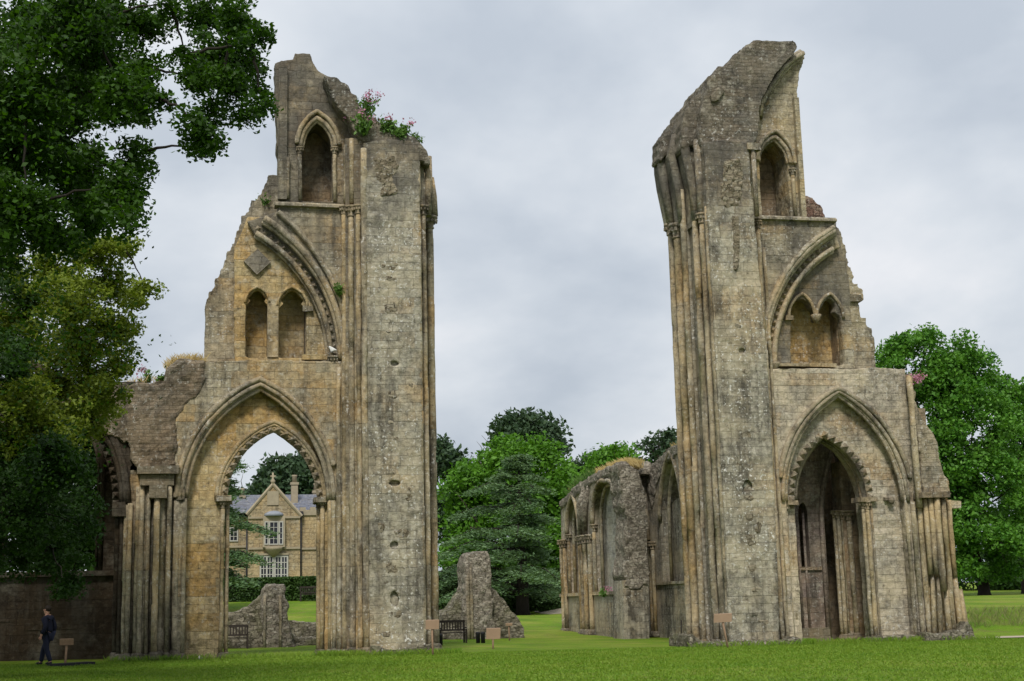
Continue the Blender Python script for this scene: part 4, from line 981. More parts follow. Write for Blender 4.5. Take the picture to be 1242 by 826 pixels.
# oriel bay, upper lights and french windows
x0, x1 = H(320.5, 640)[0], H(343.5, 640)[0]; z0, z1 = H(331, 664)[1], H(331, 626)[1]
MB().box(x0 - .12, x1 + .12, YH - .5, YH + .1, z0, z1).build('oriel', 'house_trim', T)
xm = (x0 + x1) / 2
m = MB(); n = 10
for i in range(n): pass
m.tube([(xm, YH - .1, z1 - .02), (xm, YH - .1, z1 + .2), (xm, YH - .1, z1 + .36), (xm, YH - .1, z1 + .42)], [.8, .72, .4, .05], 12).build('oriel_roof', 'lead', T)
m = MB(); m.tube([(xm, YH - .1, z0 - .75), (xm, YH - .1, z0 - .5), (xm, YH - .1, z0 - .2), (xm, YH - .1, z0 + .02)], [.08, .4, .65, .78], 12).build('oriel_corbel', 'house_trim', T)
window(321.5, 325, 633, 660, YH - .5, 1, 4, .06, .08); window(327, 337, 633, 660, YH - .5, 2, 4, .06, .08); window(339, 342.8, 633, 660, YH - .5, 1, 4, .06, .08)
window(316, 331, 675, 704, YH, 4, 4, .1, .12); window(333.5, 348.5, 675, 704, YH, 4, 4, .1, .12)
string(314, 350, 672.5, YH - .05, .14)
window(386, 392, 638, 655, YH + .5, 2, 3); window(386, 393, 673, 704, YH + .5, 2, 4); window(279, 288, 640, 656, YH + 1.5, 2, 3)
x, z = H(331, 605); MB().box(x - .45, x + .45, YH - .08, YH + .02, z - .5, z + .6).build('gable_niche', 'house_trim', T)
x, z = H(365, 620); MB().tube([(x, YH + .3, gz), (x, YH + .3, z)], .09, 8).box(x - .2, x + .2, YH + .1, YH + .4, z - .35, z).build('drainpipe', 'iron', T)
x, z = H(300.2, 640); MB().tube([(x, YH + 1.2, gz), (x, YH + 1.2, z)], .08, 8).build('drainpipe', 'iron', T)
# ================================================================== VEGETATION
def leaf_mesh(name, P, size, mat, parent=None, flat=0.0, aspect=0.55, seed=1, dirs=None):
    """P: Nx3 world positions; each leaf a small kite-shaped face"""
    rg = np.random.default_rng(seed); n = len(P)
    L = root_loc(parent); P = P - np.array(L)
    sz = size * rg.uniform(.6, 1.35, (n, 1))
    a = rg.normal(size=(n, 3)); a[:, 2] *= (1 - flat)
    if dirs is not None: a = a * .5 + dirs
    a /= np.linalg.norm(a, axis=1, keepdims=True) + 1e-9
    r = rg.normal(size=(n, 3))
    if flat: r = r * (1 - flat) + np.array([0, 0, 1.0]) * flat * 1.5
    b = np.cross(a, r); b /= np.linalg.norm(b, axis=1, keepdims=True) + 1e-9
    nn = np.cross(a, b)
    V = np.empty((n, 4, 3))
    V[:, 0] = P - a * sz * .5; V[:, 1] = P + b * sz * aspect * .5 + a * sz * .05 + nn * sz * .1
    V[:, 2] = P + a * sz * .5; V[:, 3] = P - b * sz * aspect * .5 + a * sz * .05 + nn * sz * .1
    me = bpy.data.meshes.new(name)
    me.vertices.add(4 * n); me.vertices.foreach_set('co', V.astype(np.float32).ravel())
    me.loops.add(4 * n); me.loops.foreach_set('vertex_index', np.arange(4 * n, dtype=np.int32))
    me.polygons.add(n); me.polygons.foreach_set('loop_start', np.arange(0, 4 * n, 4, dtype=np.int32))
    me.update(calc_edges=True)
    return link_mesh(name, me, mat, parent)

def crown_points(blobs, clusters, per, spread, seed, drop=0.0, shell=0.55, gap=0.0):
    """leaf positions: billows (clusters) spread through ellipsoid blobs (cx,cy,cz,rx,ry,rz)"""
    rg = np.random.default_rng(seed); B = np.array(blobs, float)
    vol = (B[:, 3] * B[:, 4] * B[:, 5]) ** (2 / 3.0); pick = rg.choice(len(B), clusters, p=vol / vol.sum())
    d = rg.normal(size=(clusters, 3)); d /= np.linalg.norm(d, axis=1, keepdims=True)
    rr = shell + (1 - shell) * rg.random((clusters, 1)) ** .6
    c = B[pick, :3] + d * B[pick, 3:] * rr
    if gap:
        keep = np.array([noise.noise(Vector(p) * gap) > -0.22 for p in c]); c = c[keep]; d = d[keep]
    k = len(c); sp = 1.18 * spread * rg.uniform(.6, 1.3, (k, 1))
    q = rg.normal(size=(k, per, 3)); q *= np.minimum(1, 1.75 / np.linalg.norm(q, axis=2, keepdims=True)) * rg.uniform(.75, 1, (k, per, 1)); q = q * sp[:, None, :] * np.array([1, 1, .6])
    q[:, :, 2] -= drop * np.linalg.norm(q[:, :, :2], axis=2)
    return (c[:, None, :] + q).reshape(-1, 3)

def limb(m, a, b, r0, r1, sag=0.0, wob=0.12, n=7):
    a, b = Vector(a), Vector(b); L = (b - a).length; pts = []
    for i in range(n + 1):
        t = i / n; p = a.lerp(b, t); w = wob * L * math.sin(math.pi * t) * .35
        pts.append(p + Vector((random.uniform(-w, w), random.uniform(-w, w), random.uniform(-w, w) + sag * math.sin(math.pi * t) * L)))
    m.tube(pts, [r0 + (r1 - r0) * i / n for i in range(n + 1)], 7)

M['bark'] = plain('bark', (0.10, 0.08, 0.06), .95, .6, 5, stretch=(2, 2, .4))
M['bark_dark'] = plain('dark_bark', (0.03, 0.025, 0.02), .95, .6, 5, stretch=(2, 2, .4))
M['leaf_near'] = leafmat('oak_leaf', (0.009, 0.030, 0.0015), (0.018, 0.053, 0.0025), (0.044, 0.110, 0.005), .4)
M['leaf_yellow'] = leafmat('yellow_green_leaf', (0.07, 0.11, 0.008), (0.12, 0.17, 0.014), (0.18, 0.23, 0.025), .35)
M['leaf_dark'] = leafmat('dark_leaf', (0.009, 0.028, 0.004), (0.016, 0.046, 0.006), (0.034, 0.085, 0.011), .28)
M['leaf_lime'] = leafmat('lime_leaf', (0.040, 0.12, 0.008), (0.064, 0.175, 0.012), (0.105, 0.245, 0.022), .3)
M['leaf_right'] = leafmat('sycamore_leaf', (0.028, 0.10, 0.010), (0.052, 0.165, 0.014), (0.12, 0.27, 0.035), .3)
M['leaf_far'] = leafmat('far_leaf', (0.028, 0.058, 0.030), (0.040, 0.075, 0.038), (0.055, 0.095, 0.045), .2)
M['needle'] = leafmat('cedar_needle', (0.050, 0.105, 0.045), (0.085, 0.160, 0.068), (0.160, 0.250, 0.120), .25)
M['hedge_leaf'] = leafmat('hedge_leaf', (0.018, 0.045, 0.010), (0.028, 0.062, 0.013), (0.05, 0.10, 0.018), .15)

def tree(name, label, base, blobs, trunk_r, leaf, size, clusters, per, spread, seed, bark='bark', group=None, gap=0.25, cat='tree', shell=.5, fork=.55, drop=.3):
    T = Thing(name, label, cat, base, group)
    top = max(b[2] for b in blobs); b0 = Vector(base)
    cx = sum(b[0] for b in blobs) / len(blobs); cy = sum(b[1] for b in blobs) / len(blobs)
    m = MB(); low = min(b[2] - b[5] for b in blobs)
    f = Vector((b0.x * .7 + cx * .3, b0.y * .7 + cy * .3, b0.z + max(1.0, (top - b0.z) * fork * .6)))
    m.tube([b0 + Vector((0, 0, -.3)), b0 + Vector((0, 0, .25)), b0 + Vector((0, 0, 1.0)), f, Vector((cx, cy, top))], [trunk_r * 1.5, trunk_r * 1.15, trunk_r, trunk_r * .8, trunk_r * .12], 10)
    m.build('trunk', bark, T)
    lm = MB()
    for i, b in enumerate(blobs):
        c = Vector(b[:3]); st = f.lerp(Vector((cx, cy, top)), random.uniform(0, .4))
        limb(lm, st, c, trunk_r * .45, trunk_r * .12)
        for k in range(4):
            e = c + Vector((random.uniform(-.8, .8) * b[3], random.uniform(-.8, .8) * b[4], random.uniform(-.6, .8) * b[5])); limb(lm, st.lerp(c, .75), e, trunk_r * .16, trunk_r * .03)
    lm.build('branches', bark, T)
    P = crown_points(blobs, clusters, per, spread, seed, drop, shell, gap)
    leaf_mesh('crown', P, size, leaf, T, flat=.25, seed=seed)
    return T

def blob_px(px, py, rx_px, rz_px, y, ry=None, jitter=0):
    """ellipsoid measured off the photo at depth y"""
    x, z = W(px, py, y); s = F / (math.sqrt((x - CAM.x) ** 2 + (y - CAM.y) ** 2))
    return (x, y + jitter, z, rx_px / s, (ry if ry else rx_px / s * .8), rz_px / s)
def base_at(x, y, dz=0): return (x, y, G(x, y) + dz)

# --- big lime tree and cedar in the gap
Y = 66; B = [blob_px(625, 650, 75, 75, Y), blob_px(570, 640, 40, 75, Y - 2), blob_px(600, 590, 55, 45, Y), blob_px(650, 580, 45, 45, Y), blob_px(685, 610, 22, 50, Y), blob_px(628, 552, 45, 24, Y), blob_px(560, 690, 30, 40, Y - 2), blob_px(670, 670, 40, 55, Y + 1)]
x = W(628, 700, Y)[0]
tree('broad_tree', 'broad bright green domed tree rising behind the blue-green cedar', base_at(x, Y), B, .55, 'leaf_lime', .42, 520, 110, .8, 101, shell=.6)
# --- cedar
def cedar(label, bx, by, height, trunk_r, levels, seed, reach, group=None, clear=.12, up=.0, az0=0.0):
    base = base_at(bx, by); T = Thing('cedar_tree', label, 'tree', base, group); rg = random.Random(seed); b = Vector(base)
    MB().tube([b + Vector((0, 0, -.3)), b + Vector((0, 0, .4)), b + Vector((.05, 0, height * .3)), b + Vector((0, .1, height * .7)), b + Vector((0, 0, height))], [trunk_r * 1.4, trunk_r, trunk_r * .8, trunk_r * .4, .04], 10).build('trunk', 'bark_dark', T)
    bm_ = MB(); pts = []; dirs = []
    for i in range(levels):
        t = i / (levels - 1); z = b.z + height * (clear + (1 - clear) * t)
        nb = 5
        rad = reach * max(.12, 1 - t ** 2.2) * (1.0 if t > .08 else .8) + .25
        for k in range(nb):
            az = az0 + 2 * math.pi * (k + rg.uniform(-.35, .35)) / nb + i * 1.1; z = b.z + height * min(.99, clear + (1 - clear) * (t + rg.uniform(-.5, .5) / levels)); rad = (reach * max(.2, (1 - t) ** .62) * (1.0 if t > .08 else .8) + .25) * (1 - .28 * math.cos(az)); Lr = rad * rg.uniform(.35, 1.15)
            rise = rg.uniform(.08, .28) + up
            p0 = Vector((b.x, b.y, z)); tip = p0 + Vector((math.cos(az) * Lr, math.sin(az) * Lr, Lr * (rise * .8 - .16)))
            mid = p0.lerp(tip, .6) + Vector((0, 0, Lr * .10))
            q = [p0, p0.lerp(mid, .5) + Vector((0, 0, Lr * .04)), mid, tip + Vector((0, 0, -Lr * .05))]
            bm_.tube(q, [trunk_r * .28 * (1 - t * .6), trunk_r * .2 * (1 - t * .6), trunk_r * .1, .015], 6)
            npl = int(17 * Lr) + 14
            for s in range(npl):      # flat sprays along the bough
                u = rg.uniform(.2, 1.0) ** .75; c = q[1].lerp(q[2], (u - .2) / .5) if u < .7 else q[2].lerp(q[3], (u - .7) / .3)
                w = (.3 + Lr * .2) * (1.15 - abs(u - .6)); side = rg.gauss(0, w * .6)
                c = c + Vector((-math.sin(az) * side, math.cos(az) * side, -abs(side) * .25 + rg.uniform(-.05, .08)))
                for _ in range(9):
                    pts.append((c.x + rg.gauss(0, .22), c.y + rg.gauss(0, .22), c.z + rg.gauss(0, .06) - abs(rg.gauss(0, .10)))); 
                    a2 = az + rg.gauss(0, .8); dirs.append((math.cos(a2), math.sin(a2), rg.uniform(-.15, .3)))
    bm_.build('branches', 'bark_dark', T)
    leaf_mesh('crown', np.array(pts), .26, 'needle', T, flat=.6, aspect=.35, seed=seed, dirs=np.array(dirs))
p = GH(634, 746); hgt = (746 - 558) * (p.y + 48) / F / math.cos(PITCH) * 1.02
cedar('blue-green cedar with layered flat boughs on the lawn behind the stump', p.x, p.y, hgt, .5, 13, 5, 6.6)
p = GH(250, 738); p.y = 36; p.x = W(262, 700, 36)[0]
cedar('blue-green cedar poking into the arch in front of the house, trunk hidden behind the tower', p.x, p.y, 10.5, .45, 10, 8, 4.6, clear=.16, az0=.3)

# --- dark dome tree, far trees
def far_tree(label, px, pybase, blobs_px, y, leaf, seed, size=.6, cl=170, per=70, sp=1.0, name='distant_tree', group='trees along the skyline'):
    B = [blob_px(a, b, c, d, y) for a, b, c, d in blobs_px]; x = W(px, 700, y)[0]
    return tree(name, label, base_at(x, y), B, .5, leaf, size, cl, per, sp, seed, group=group, gap=.12, shell=.5)
far_tree('tall dark dome-topped tree peeping above the bright broad tree', 625, 700, [(625, 540, 45, 28), (640, 520, 36, 20), (605, 525, 28, 18), (590, 545, 22, 16), (655, 535, 24, 18)], 120, 'leaf_far', 21, .7, 260, 80, 1.1)
far_tree('small dark tree touching the left tower at the skyline', 540, 720, [(538, 590, 26, 55), (552, 585, 22, 38), (530, 550, 12, 18), (560, 620, 24, 40)], 105, 'leaf_far', 22, .6, 170, 70, .9)
far_tree('rounded mid green tree just over the dry grass wall top', 745, 720, [(746, 560, 26, 22), (728, 580, 20, 25), (765, 585, 24, 28), (745, 610, 35, 35)], 100, 'leaf_lime', 23, .5, 180, 80, .8)
far_tree('thin airy dark tree against the right tower at the skyline', 800, 720, [(806, 532, 22, 11), (792, 541, 18, 8), (818, 545, 14, 20), (800, 570, 26, 26), (830, 600, 30, 60)], 110, 'leaf_far', 24, .55, 120, 60, .7)
far_tree('low dark tree between the broad tree and the dry grass wall', 715, 720, [(712, 565, 18, 14), (700, 600, 26, 40), (720, 620, 24, 50)], 125, 'leaf_far', 25, .6, 130, 70, .9)
for i, (lab, px, bl) in enumerate((('leftmost round dark tree over the house roof', 292, [(290, 590, 20, 22), (278, 610, 20, 25)]), ('tallest dark tree over the house, left of its chimney', 335, [(335, 578, 25, 22), (318, 590, 20, 20), (345, 600, 25, 20)]), ('dark tree over the house on the right, behind the chimney', 372, [(366, 580, 20, 26), (385, 570, 20, 30), (380, 600, 20, 25)]))):
    far_tree(lab, px, 720, bl, 105, 'leaf_far', 30 + i, .6, 160, 70, .9, group='dark trees over the house')

# --- right-hand trees
p = GH(1194, 722); Yr = p.y; xr = p.x
B = [blob_px(1140, 520, 75, 90, Yr), blob_px(1115, 440, 45, 45, Yr), blob_px(1150, 430, 40, 35, Yr - 1), blob_px(1180, 520, 60, 75, Yr - 2), blob_px(1200, 600, 60, 60, Yr - 2), blob_px(1150, 620, 50, 55, Yr - 1), blob_px(1205, 665, 50, 34, Yr - 3), blob_px(1170, 460, 45, 40, Yr), blob_px(1095, 450, 32, 38, Yr + 1), blob_px(1120, 580, 50, 70, Yr + 1)]
tree('leafy_tree', 'large leafy green tree behind the stepped buttress of the right tower', (p.x, p.y, G(p.x, p.y)), B, .5, 'leaf_right', .40, 560, 130, .68, 41, bark='bark_dark', shell=.6, fork=.3, drop=.5)
x = W(1243, 700, Yr + 4)[0]
B = [blob_px(1225, 520, 40, 60, Yr + 4), blob_px(1250, 500, 35, 45, Yr + 4), blob_px(1218, 485, 22, 28, Yr + 4), blob_px(1262, 590, 50, 60, Yr + 4), blob_px(1235, 640, 42, 40, Yr + 4), blob_px(1300, 560, 60, 100, Yr + 6)]
tree('leafy_tree', 'second leafy green tree cut by the right edge of the photo', base_at(x, Yr + 4), B, .4, 'leaf_right', .40, 330, 120, .66, 42, bark='bark_dark', shell=.55, fork=.3, drop=.5)
x = W(1215, 640, 100)[0]
tree('distant_tree', 'far dark tree low behind the right-hand trunks', base_at(x, 100), [blob_px(1190, 690, 60, 28, 100), blob_px(1240, 690, 40, 30, 100)], .4, 'leaf_dark', .6, 160, 70, 1.0, 43)

# --- left foreground: tree with boughs reaching into the picture
def bough_tree(name, label, base, trunk_top, trunk_r, clumps, leaf, size, per, seed, bark='bark_dark', drop=.35, rest=()):
    """clumps: (px,py,r_px,y,weight)"""
    T = Thing(name, label, 'tree', base); b = Vector(base); tt = Vector(trunk_top)
    MB().tube([b + Vector((0, 0, -.3)), b + Vector((0, 0, .5)), b.lerp(tt, .5), tt], [trunk_r * 1.4, trunk_r, trunk_r * .8, trunk_r * .3], 12).build('trunk', bark, T)
    lm = MB(); P = []; rg = np.random.default_rng(seed)
    done = []
    for (px, py, rp, y, wgt) in sorted(clumps, key=lambda c: c[0]):
        c = W3(px, py, y); s = F / (c - CAM).length; r = rp / s
        st = b.lerp(tt, min(.98, max(.35, (c.z + 1.5 - b.z) / max(.1, tt.z - b.z)))); w0 = trunk_r * .16
        if len(done) > 4:          # boughs fork from the ones already grown
            near = min(done, key=lambda d_: (d_ - c).length); st = near; w0 = trunk_r * .07
        limb(lm, st, c, w0, .008, sag=.05, wob=.07, n=9); done.append(c)
        nsub = max(4, int(1.9 * wgt * (rp / 14) ** 2))
        for k in range(nsub):
            d = rg.normal(size=3); d /= np.linalg.norm(d); q = np.array(c) + d * r * rg.uniform(.15, .98) * np.array([1, 1.6, 1])
            if rg.random() < .5: limb(lm, c, q, .022, .006, n=4)
            sp = rg.uniform(.14, .25) * (size / .105)
            l = rg.normal(size=(per, 3)); l *= np.minimum(1, 1.7 / np.linalg.norm(l, axis=1, keepdims=True)) * rg.uniform(.7, 1, (per, 1)); l = l * sp * np.array([1, 1, .7]); l[:, 2] -= drop * np.linalg.norm(l[:, :2], axis=1)
            P.append(q + l)
    if rest:      # rest of the crown, out of view, added to shade the left side
        for q in rest: limb(lm, tt, q[:3], trunk_r * .4, .05)
        P.append(crown_points(rest, 420, 60, .7, seed, .2, .35, 0))
    lm.build('branches', bark, T)
    P = np.concatenate(P); leaf_mesh('crown', P, size, leaf, T, flat=.3, seed=seed, aspect=.6)
rnd = random.Random(5); C = []
for (px, py, r, w) in [(292, 30, 26, 2.4), (300, 75, 20, 2.2), (265, 60, 32, 2.6), (250, 15, 30, 2.6), (240, 95, 28, 2.4), (262, 130, 24, 2.2), (240, 150, 22, 2.0), (248, 178, 13, 2.2), (312, 110, 10, 2.4), (300, 135, 9, 2.2), (308, 80, 10, 2.4), (318, 40, 10, 1.8), (280, 20, 22, 2.6), (305, 55, 16, 2.4), (272, 95, 24, 2.6), (285, 112, 16, 2.4), (254, 162, 14, 2.4), (318, 126, 7, 2.4), (225, 68, 14, 1.8), (180, 30, 26, 2.2), (172, 85, 28, 2.6), (190, 118, 12, 2.0), (150, 20, 40, 2.6), (150, 110, 38, 2.6), (160, 190, 26, 1.9), (140, 230, 34, 2.2), (150, 262, 18, 2.0), (175, 205, 12, 1.6), (205, 4, 10, 1.3),
                      (100, 30, 55, 3), (40, 30, 55, 3), (90, 100, 55, 3), (30, 110, 55, 3), (75, 165, 45, 1.8), (20, 185, 50, 3), (95, 215, 46, 2.8), (30, 250, 50, 3), (110, 260, 36, 2.4), (-30, 60, 60, 3), (-30, 180, 60, 3), (-20, 290, 50, 3), (60, 290, 30, 2)]:
    C.append((px, py, r, rnd.uniform(-24, -18), w))
bx = W(-240, 700, -21)[0]
bough_tree('overhanging_tree', 'dark tree with leafy boughs hanging across the upper left of the sky', (bx, -21, G(bx, -21)), (bx + 1.5, -21, 13.5), .6, C, 'leaf_near', .105, 80, 61, rest=[(bx - 1, -21, 12, 5, 7, 4), (bx + 1, -27, 10, 4, 5, 4), (bx + 1.5, -16, 8, 4, 4, 4)])
# yellow-green tree behind it
C = []
for (px, py, r, w) in [(60, 330, 45, 2.4), (110, 305, 34, 2.4), (140, 300, 20, 2.2), (90, 370, 48, 2.6), (135, 350, 34, 2.6), (160, 360, 22, 2.2), (178, 352, 11, 2.2), (30, 400, 50, 2.6), (100, 425, 50, 2.6), (145, 400, 26, 2.2), (160, 400, 12, 2.0), (60, 470, 50, 2.6), (120, 470, 36, 2.6), (148, 440, 18, 2.0), (110, 500, 38, 2.4), (70, 520, 40, 2.4), (140, 500, 15, 2.0), (20, 500, 50, 2.4), (-20, 420, 50, 2.4), (-20, 330, 50, 2.4), (150, 300, 10, 1.6)]:
    C.append((px, py, r, rnd.uniform(-10, -3.5), w))
bx = W(-170, 700, -8)[0]
bough_tree('yellow_green_tree', 'yellow-green feathery tree covering the left end of the ruined wall top', (bx, -8, G(bx, -8)), (bx + 1, -8, 12.5), .45, C, 'leaf_yellow', .12, 84, 62, drop=-.15, rest=[(bx - 2, -5, 9, 4.5, 4, 5), (bx - 2, -8, 10, 4.5, 5, 5), (bx - 1, -10, 5, 4, 4, 3)])
# dark lower tree
C = []
for (px, py, r, w) in [(20, 350, 36, 1.8), (10, 440, 40, 2.2), (15, 540, 45, 2.6), (60, 560, 45, 2.6), (95, 560, 22, 2.2), (30, 620, 48, 2.6), (80, 620, 38, 2.6), (100, 640, 20, 2.2), (60, 655, 36, 2.4), (20, 675, 30, 2.2), (76, 688, 18, 2.2), (93, 676, 12, 2.0), (87, 704, 7, 2.0), (79, 714, 4, 1.5), (-30, 560, 55, 2.6), (-30, 650, 50, 2.6)]:
    C.append((px, py, r, rnd.uniform(-14, -5), w))
bx = W(-190, 700, -12.5)[0]
bough_tree('drooping_tree', 'dark green tree with low drooping foliage in front of the shaded wall', (bx, -12.5, G(bx, -12.5)), (bx + 1, -12.5, 8.5), .4, C, 'leaf_dark', .12, 84, 63, rest=[(bx - 1, -13, 6, 3.5, 4, 4)])
x = W(70, 640, 12)[0]
tree('leafy_tree', 'dark tree showing through the window of the shaded chapel wall', base_at(x, 12), [blob_px(70, 620, 60, 70, 12), blob_px(110, 560, 40, 50, 12), blob_px(20, 560, 60, 60, 12)], .35, 'leaf_dark', .3, 260, 80, .6, 64)

# --- hedges
def hedge(label, x0, x1, y0, y1, h, seed, n=16000):
    c = ((x0 + x1) / 2, (y0 + y1) / 2); T = Thing('hedge', label, 'hedge', (c[0], c[1], G(*c)))
    zb_ = min(G(x0, y0), G(x1, y0)) - .2; zt_ = G(*c) + h
    MB().box(x0 + .25, x1 - .25, y0 + .25, y1 - .25, zb_, zt_ - .2).build('stems', 'bark_dark', T)
    rg = np.random.default_rng(seed); P = np.stack([rg.uniform(x0, x1, n), rg.uniform(y0, y1, n), rg.uniform(zb_, zt_, n)], 1)
    f = rg.integers(0, 3, n); P[f == 0, 1] = y0 + np.abs(rg.normal(0, .12, (f == 0).sum())); P[f == 1, 2] = zt_ - np.abs(rg.normal(0, .1, (f == 1).sum())) + .04
    leaf_mesh('foliage', P, .22, 'hedge_leaf', T, seed=seed)
x0, zt_ = W(250, 703, 46); x1 = W(420, 703, 46)[0]
hedge('clipped dark hedge below the house windows, seen through the arch', x0, x1, 46, 47.6, zt_ - G((x0 + x1) / 2, 46.8), 71)
x0, zt_ = W(500, 694, 58); x1 = W(700, 694, 58)[0]
hedge('long dark hedge in the shade under the broad tree', x0, x1, 58, 60, zt_ - G((x0 + x1) / 2, 59), 72, 26000)
# ================================================================== SMALL THINGS
M['wood_dark'] = plain('dark_bench_wood', (0.045, 0.036, 0.03), .8, .5, 8)
M['post_wood'] = plain('post_wood', (0.30, 0.20, 0.13), .85, .4, 10)
M['plaque'] = plain('plaque_bronze', (0.42, 0.28, 0.20), .6, .2, 4)
M['black'] = plain('black_paint', (0.02, 0.02, 0.022), .6, .3, 6)
def sign(label, px, py, w, h, base_px, lean=0.0, tilt=.25, y=None, mat='plaque'):
    p = GH(*base_px)
    top = W3(px, py, p.y); s = F / (top - CAM).length; w /= s; h /= s
    T = Thing('information_sign', label, 'sign', tuple(p), 'small plaques on posts in the grass')
    d = (top - p).normalized()
    m = MB().tube([p - d * .15, top - Vector((0, -.03, .02))], .035, 7, smooth=True); m.build('post', 'post_wood', T)
    uy = Vector((0, math.cos(tilt), math.sin(tilt))); uz = Vector((0, -math.sin(tilt), math.cos(tilt))); ux = Vector((math.cos(lean), 0, math.sin(lean))); uz = (uz + Vector((-math.sin(lean), 0, 0)) ).normalized()
    MB().obox(top - uy * .05, ux, uy, uz, w / 2, .02, h / 2).build('panel', mat, T)
sign('small tan plaque on a straight post at the foot of the left pier', 524, 757, 16, 11, (525, 795))
sign('squarish tan plaque on a short post in open grass before the stump', 598, 768, 17, 13, (598, 787))
sign('tan plaque on a leaning post against the right pier', 876, 749, 22, 10, (883, 786), lean=.02)
sign('dull plaque on a post beside the walking person', 81, 778, 15, 7, (79, 807), mat='post_wood')
sign('tiniest plaque on a post against the stump', 617, 757, 8, 3, (618, 777))
p = GH(826, 779); T = Thing('stake', 'thin dark stake by the wall left of the right tower', 'stake', tuple(p))
MB().tube([p - Vector((0, 0, .1)), p + Vector((.06, 0, .85))], .022, 6).build('shaft', 'wood_dark', T)
def bench(label, px, py, w, yaw=0.0, y=None):
    p = GH(px, py)
    if y is not None: p = W3(px, py, y); p.z = G(p.x, p.y)
    T = Thing('park_bench', label, 'bench', tuple(p), 'dark wooden benches on the lawn')
    ux = Vector((math.cos(yaw), math.sin(yaw), 0)); uy = Vector((-math.sin(yaw), math.cos(yaw), 0)); uz = Vector((0, 0, 1)); o = p
    B = lambda m, x, y, z, hx, hy, hz: m.obox(o + ux * x + uy * y + uz * z, ux, uy, uz, hx, hy, hz)
    h = w / 2
    m = MB()
    for k in range(4): B(m, 0, -.2 + k * .13, .44, h, .055, .016)
    m.build('seat', 'wood_dark', T)
    m = MB(); B(m, 0, .30, .92, h, .025, .05); B(m, 0, .30, .55, h, .025, .035)
    for k in range(int(w / .12)): B(m, -h + .06 + k * .12, .30, .73, .025, .014, .15)
    m.build('backrest', 'wood_dark', T)
    for sx in (-1, 1):
        for sy, zz in ((-.24, .32), (.31, .47)):
            m = MB(); B(m, sx * (h - .04), sy, zz - .05, .035, .035, zz); m.build('leg', 'wood_dark', T)
        m = MB(); B(m, sx * (h - .04), .03, .64, .035, .3, .025); m.build('armrest', 'wood_dark', T)
bench('dark bench against the stump seen through the left arch', 284, 787, 1.15)
bench('dark bench at the left foot of the middle stump', 549, 780, 1.2)
bench('dark bench on the far lawn in front of the clipped hedge', 378, 728, 1.5, y=44.8)
for px, py, lab in ((534.5, 783, 'dark stubby post left of the bench by the middle stump'), (580, 780, 'left of two dark stubby posts before the middle stump'), (586, 780, 'right of two dark stubby posts before the middle stump')):
    p = GH(px, py); T = Thing('bollard', lab, 'bollard', tuple(p), 'stubby dark posts by the stump')
    MB().lathe(p.x, p.y, [(.09, p.z - .1), (.09, p.z + .36), (.1, p.z + .38), (.1, p.z + .44), (.05, p.z + .47)], 9).build('post_body', 'black', T)
a, b = GH(62, 809), GH(110, 806)
T = Thing('stone_slab', 'long dark slab lying on the grass just right of the walking person', 'slab', tuple(a))
m = MB(); u = (b - a).normalized(); m.obox((a + b) / 2 + Vector((0, 0, .02)), u, Vector((-u.y, u.x, 0)), Vector((0, 0, 1)), (b - a).length / 2, .3, .07); m.build('slab_body', 'black', T)

# ---- person
M['skin'] = plain('skin', (0.42, 0.24, 0.17), .6, .1, 5)
M['navy'] = plain('navy_cloth', (0.012, 0.014, 0.028), .9, .3, 12)
M['jeans'] = plain('dark_jeans', (0.016, 0.020, 0.040), .9, .3, 12)
M['hair'] = plain('dark_hair', (0.02, 0.014, 0.01), .7, .3, 20)
M['bag'] = plain('grey_bag', (0.2, 0.2, 0.2), .8, .3, 12)
def skin_mesh(name, verts, edges, radii, mat, parent, root=0, sub=2):
    L = root_loc(parent)
    me = bpy.data.meshes.new(name); me.from_pydata([tuple(Vector(v) - L) for v in verts], edges, []); o = link_mesh(name, me, mat, parent)
    m = o.modifiers.new('s', 'SKIN'); m.use_smooth_shade = True
    for i, r in enumerate(radii):
        sv = me.skin_vertices[0].data[i]; r = r if isinstance(r, tuple) else (r, r); sv.radius = r; sv.use_root = i == root
    s = o.modifiers.new('u', 'SUBSURF'); s.levels = sub; s.render_levels = sub
    apply_mods(o); return o
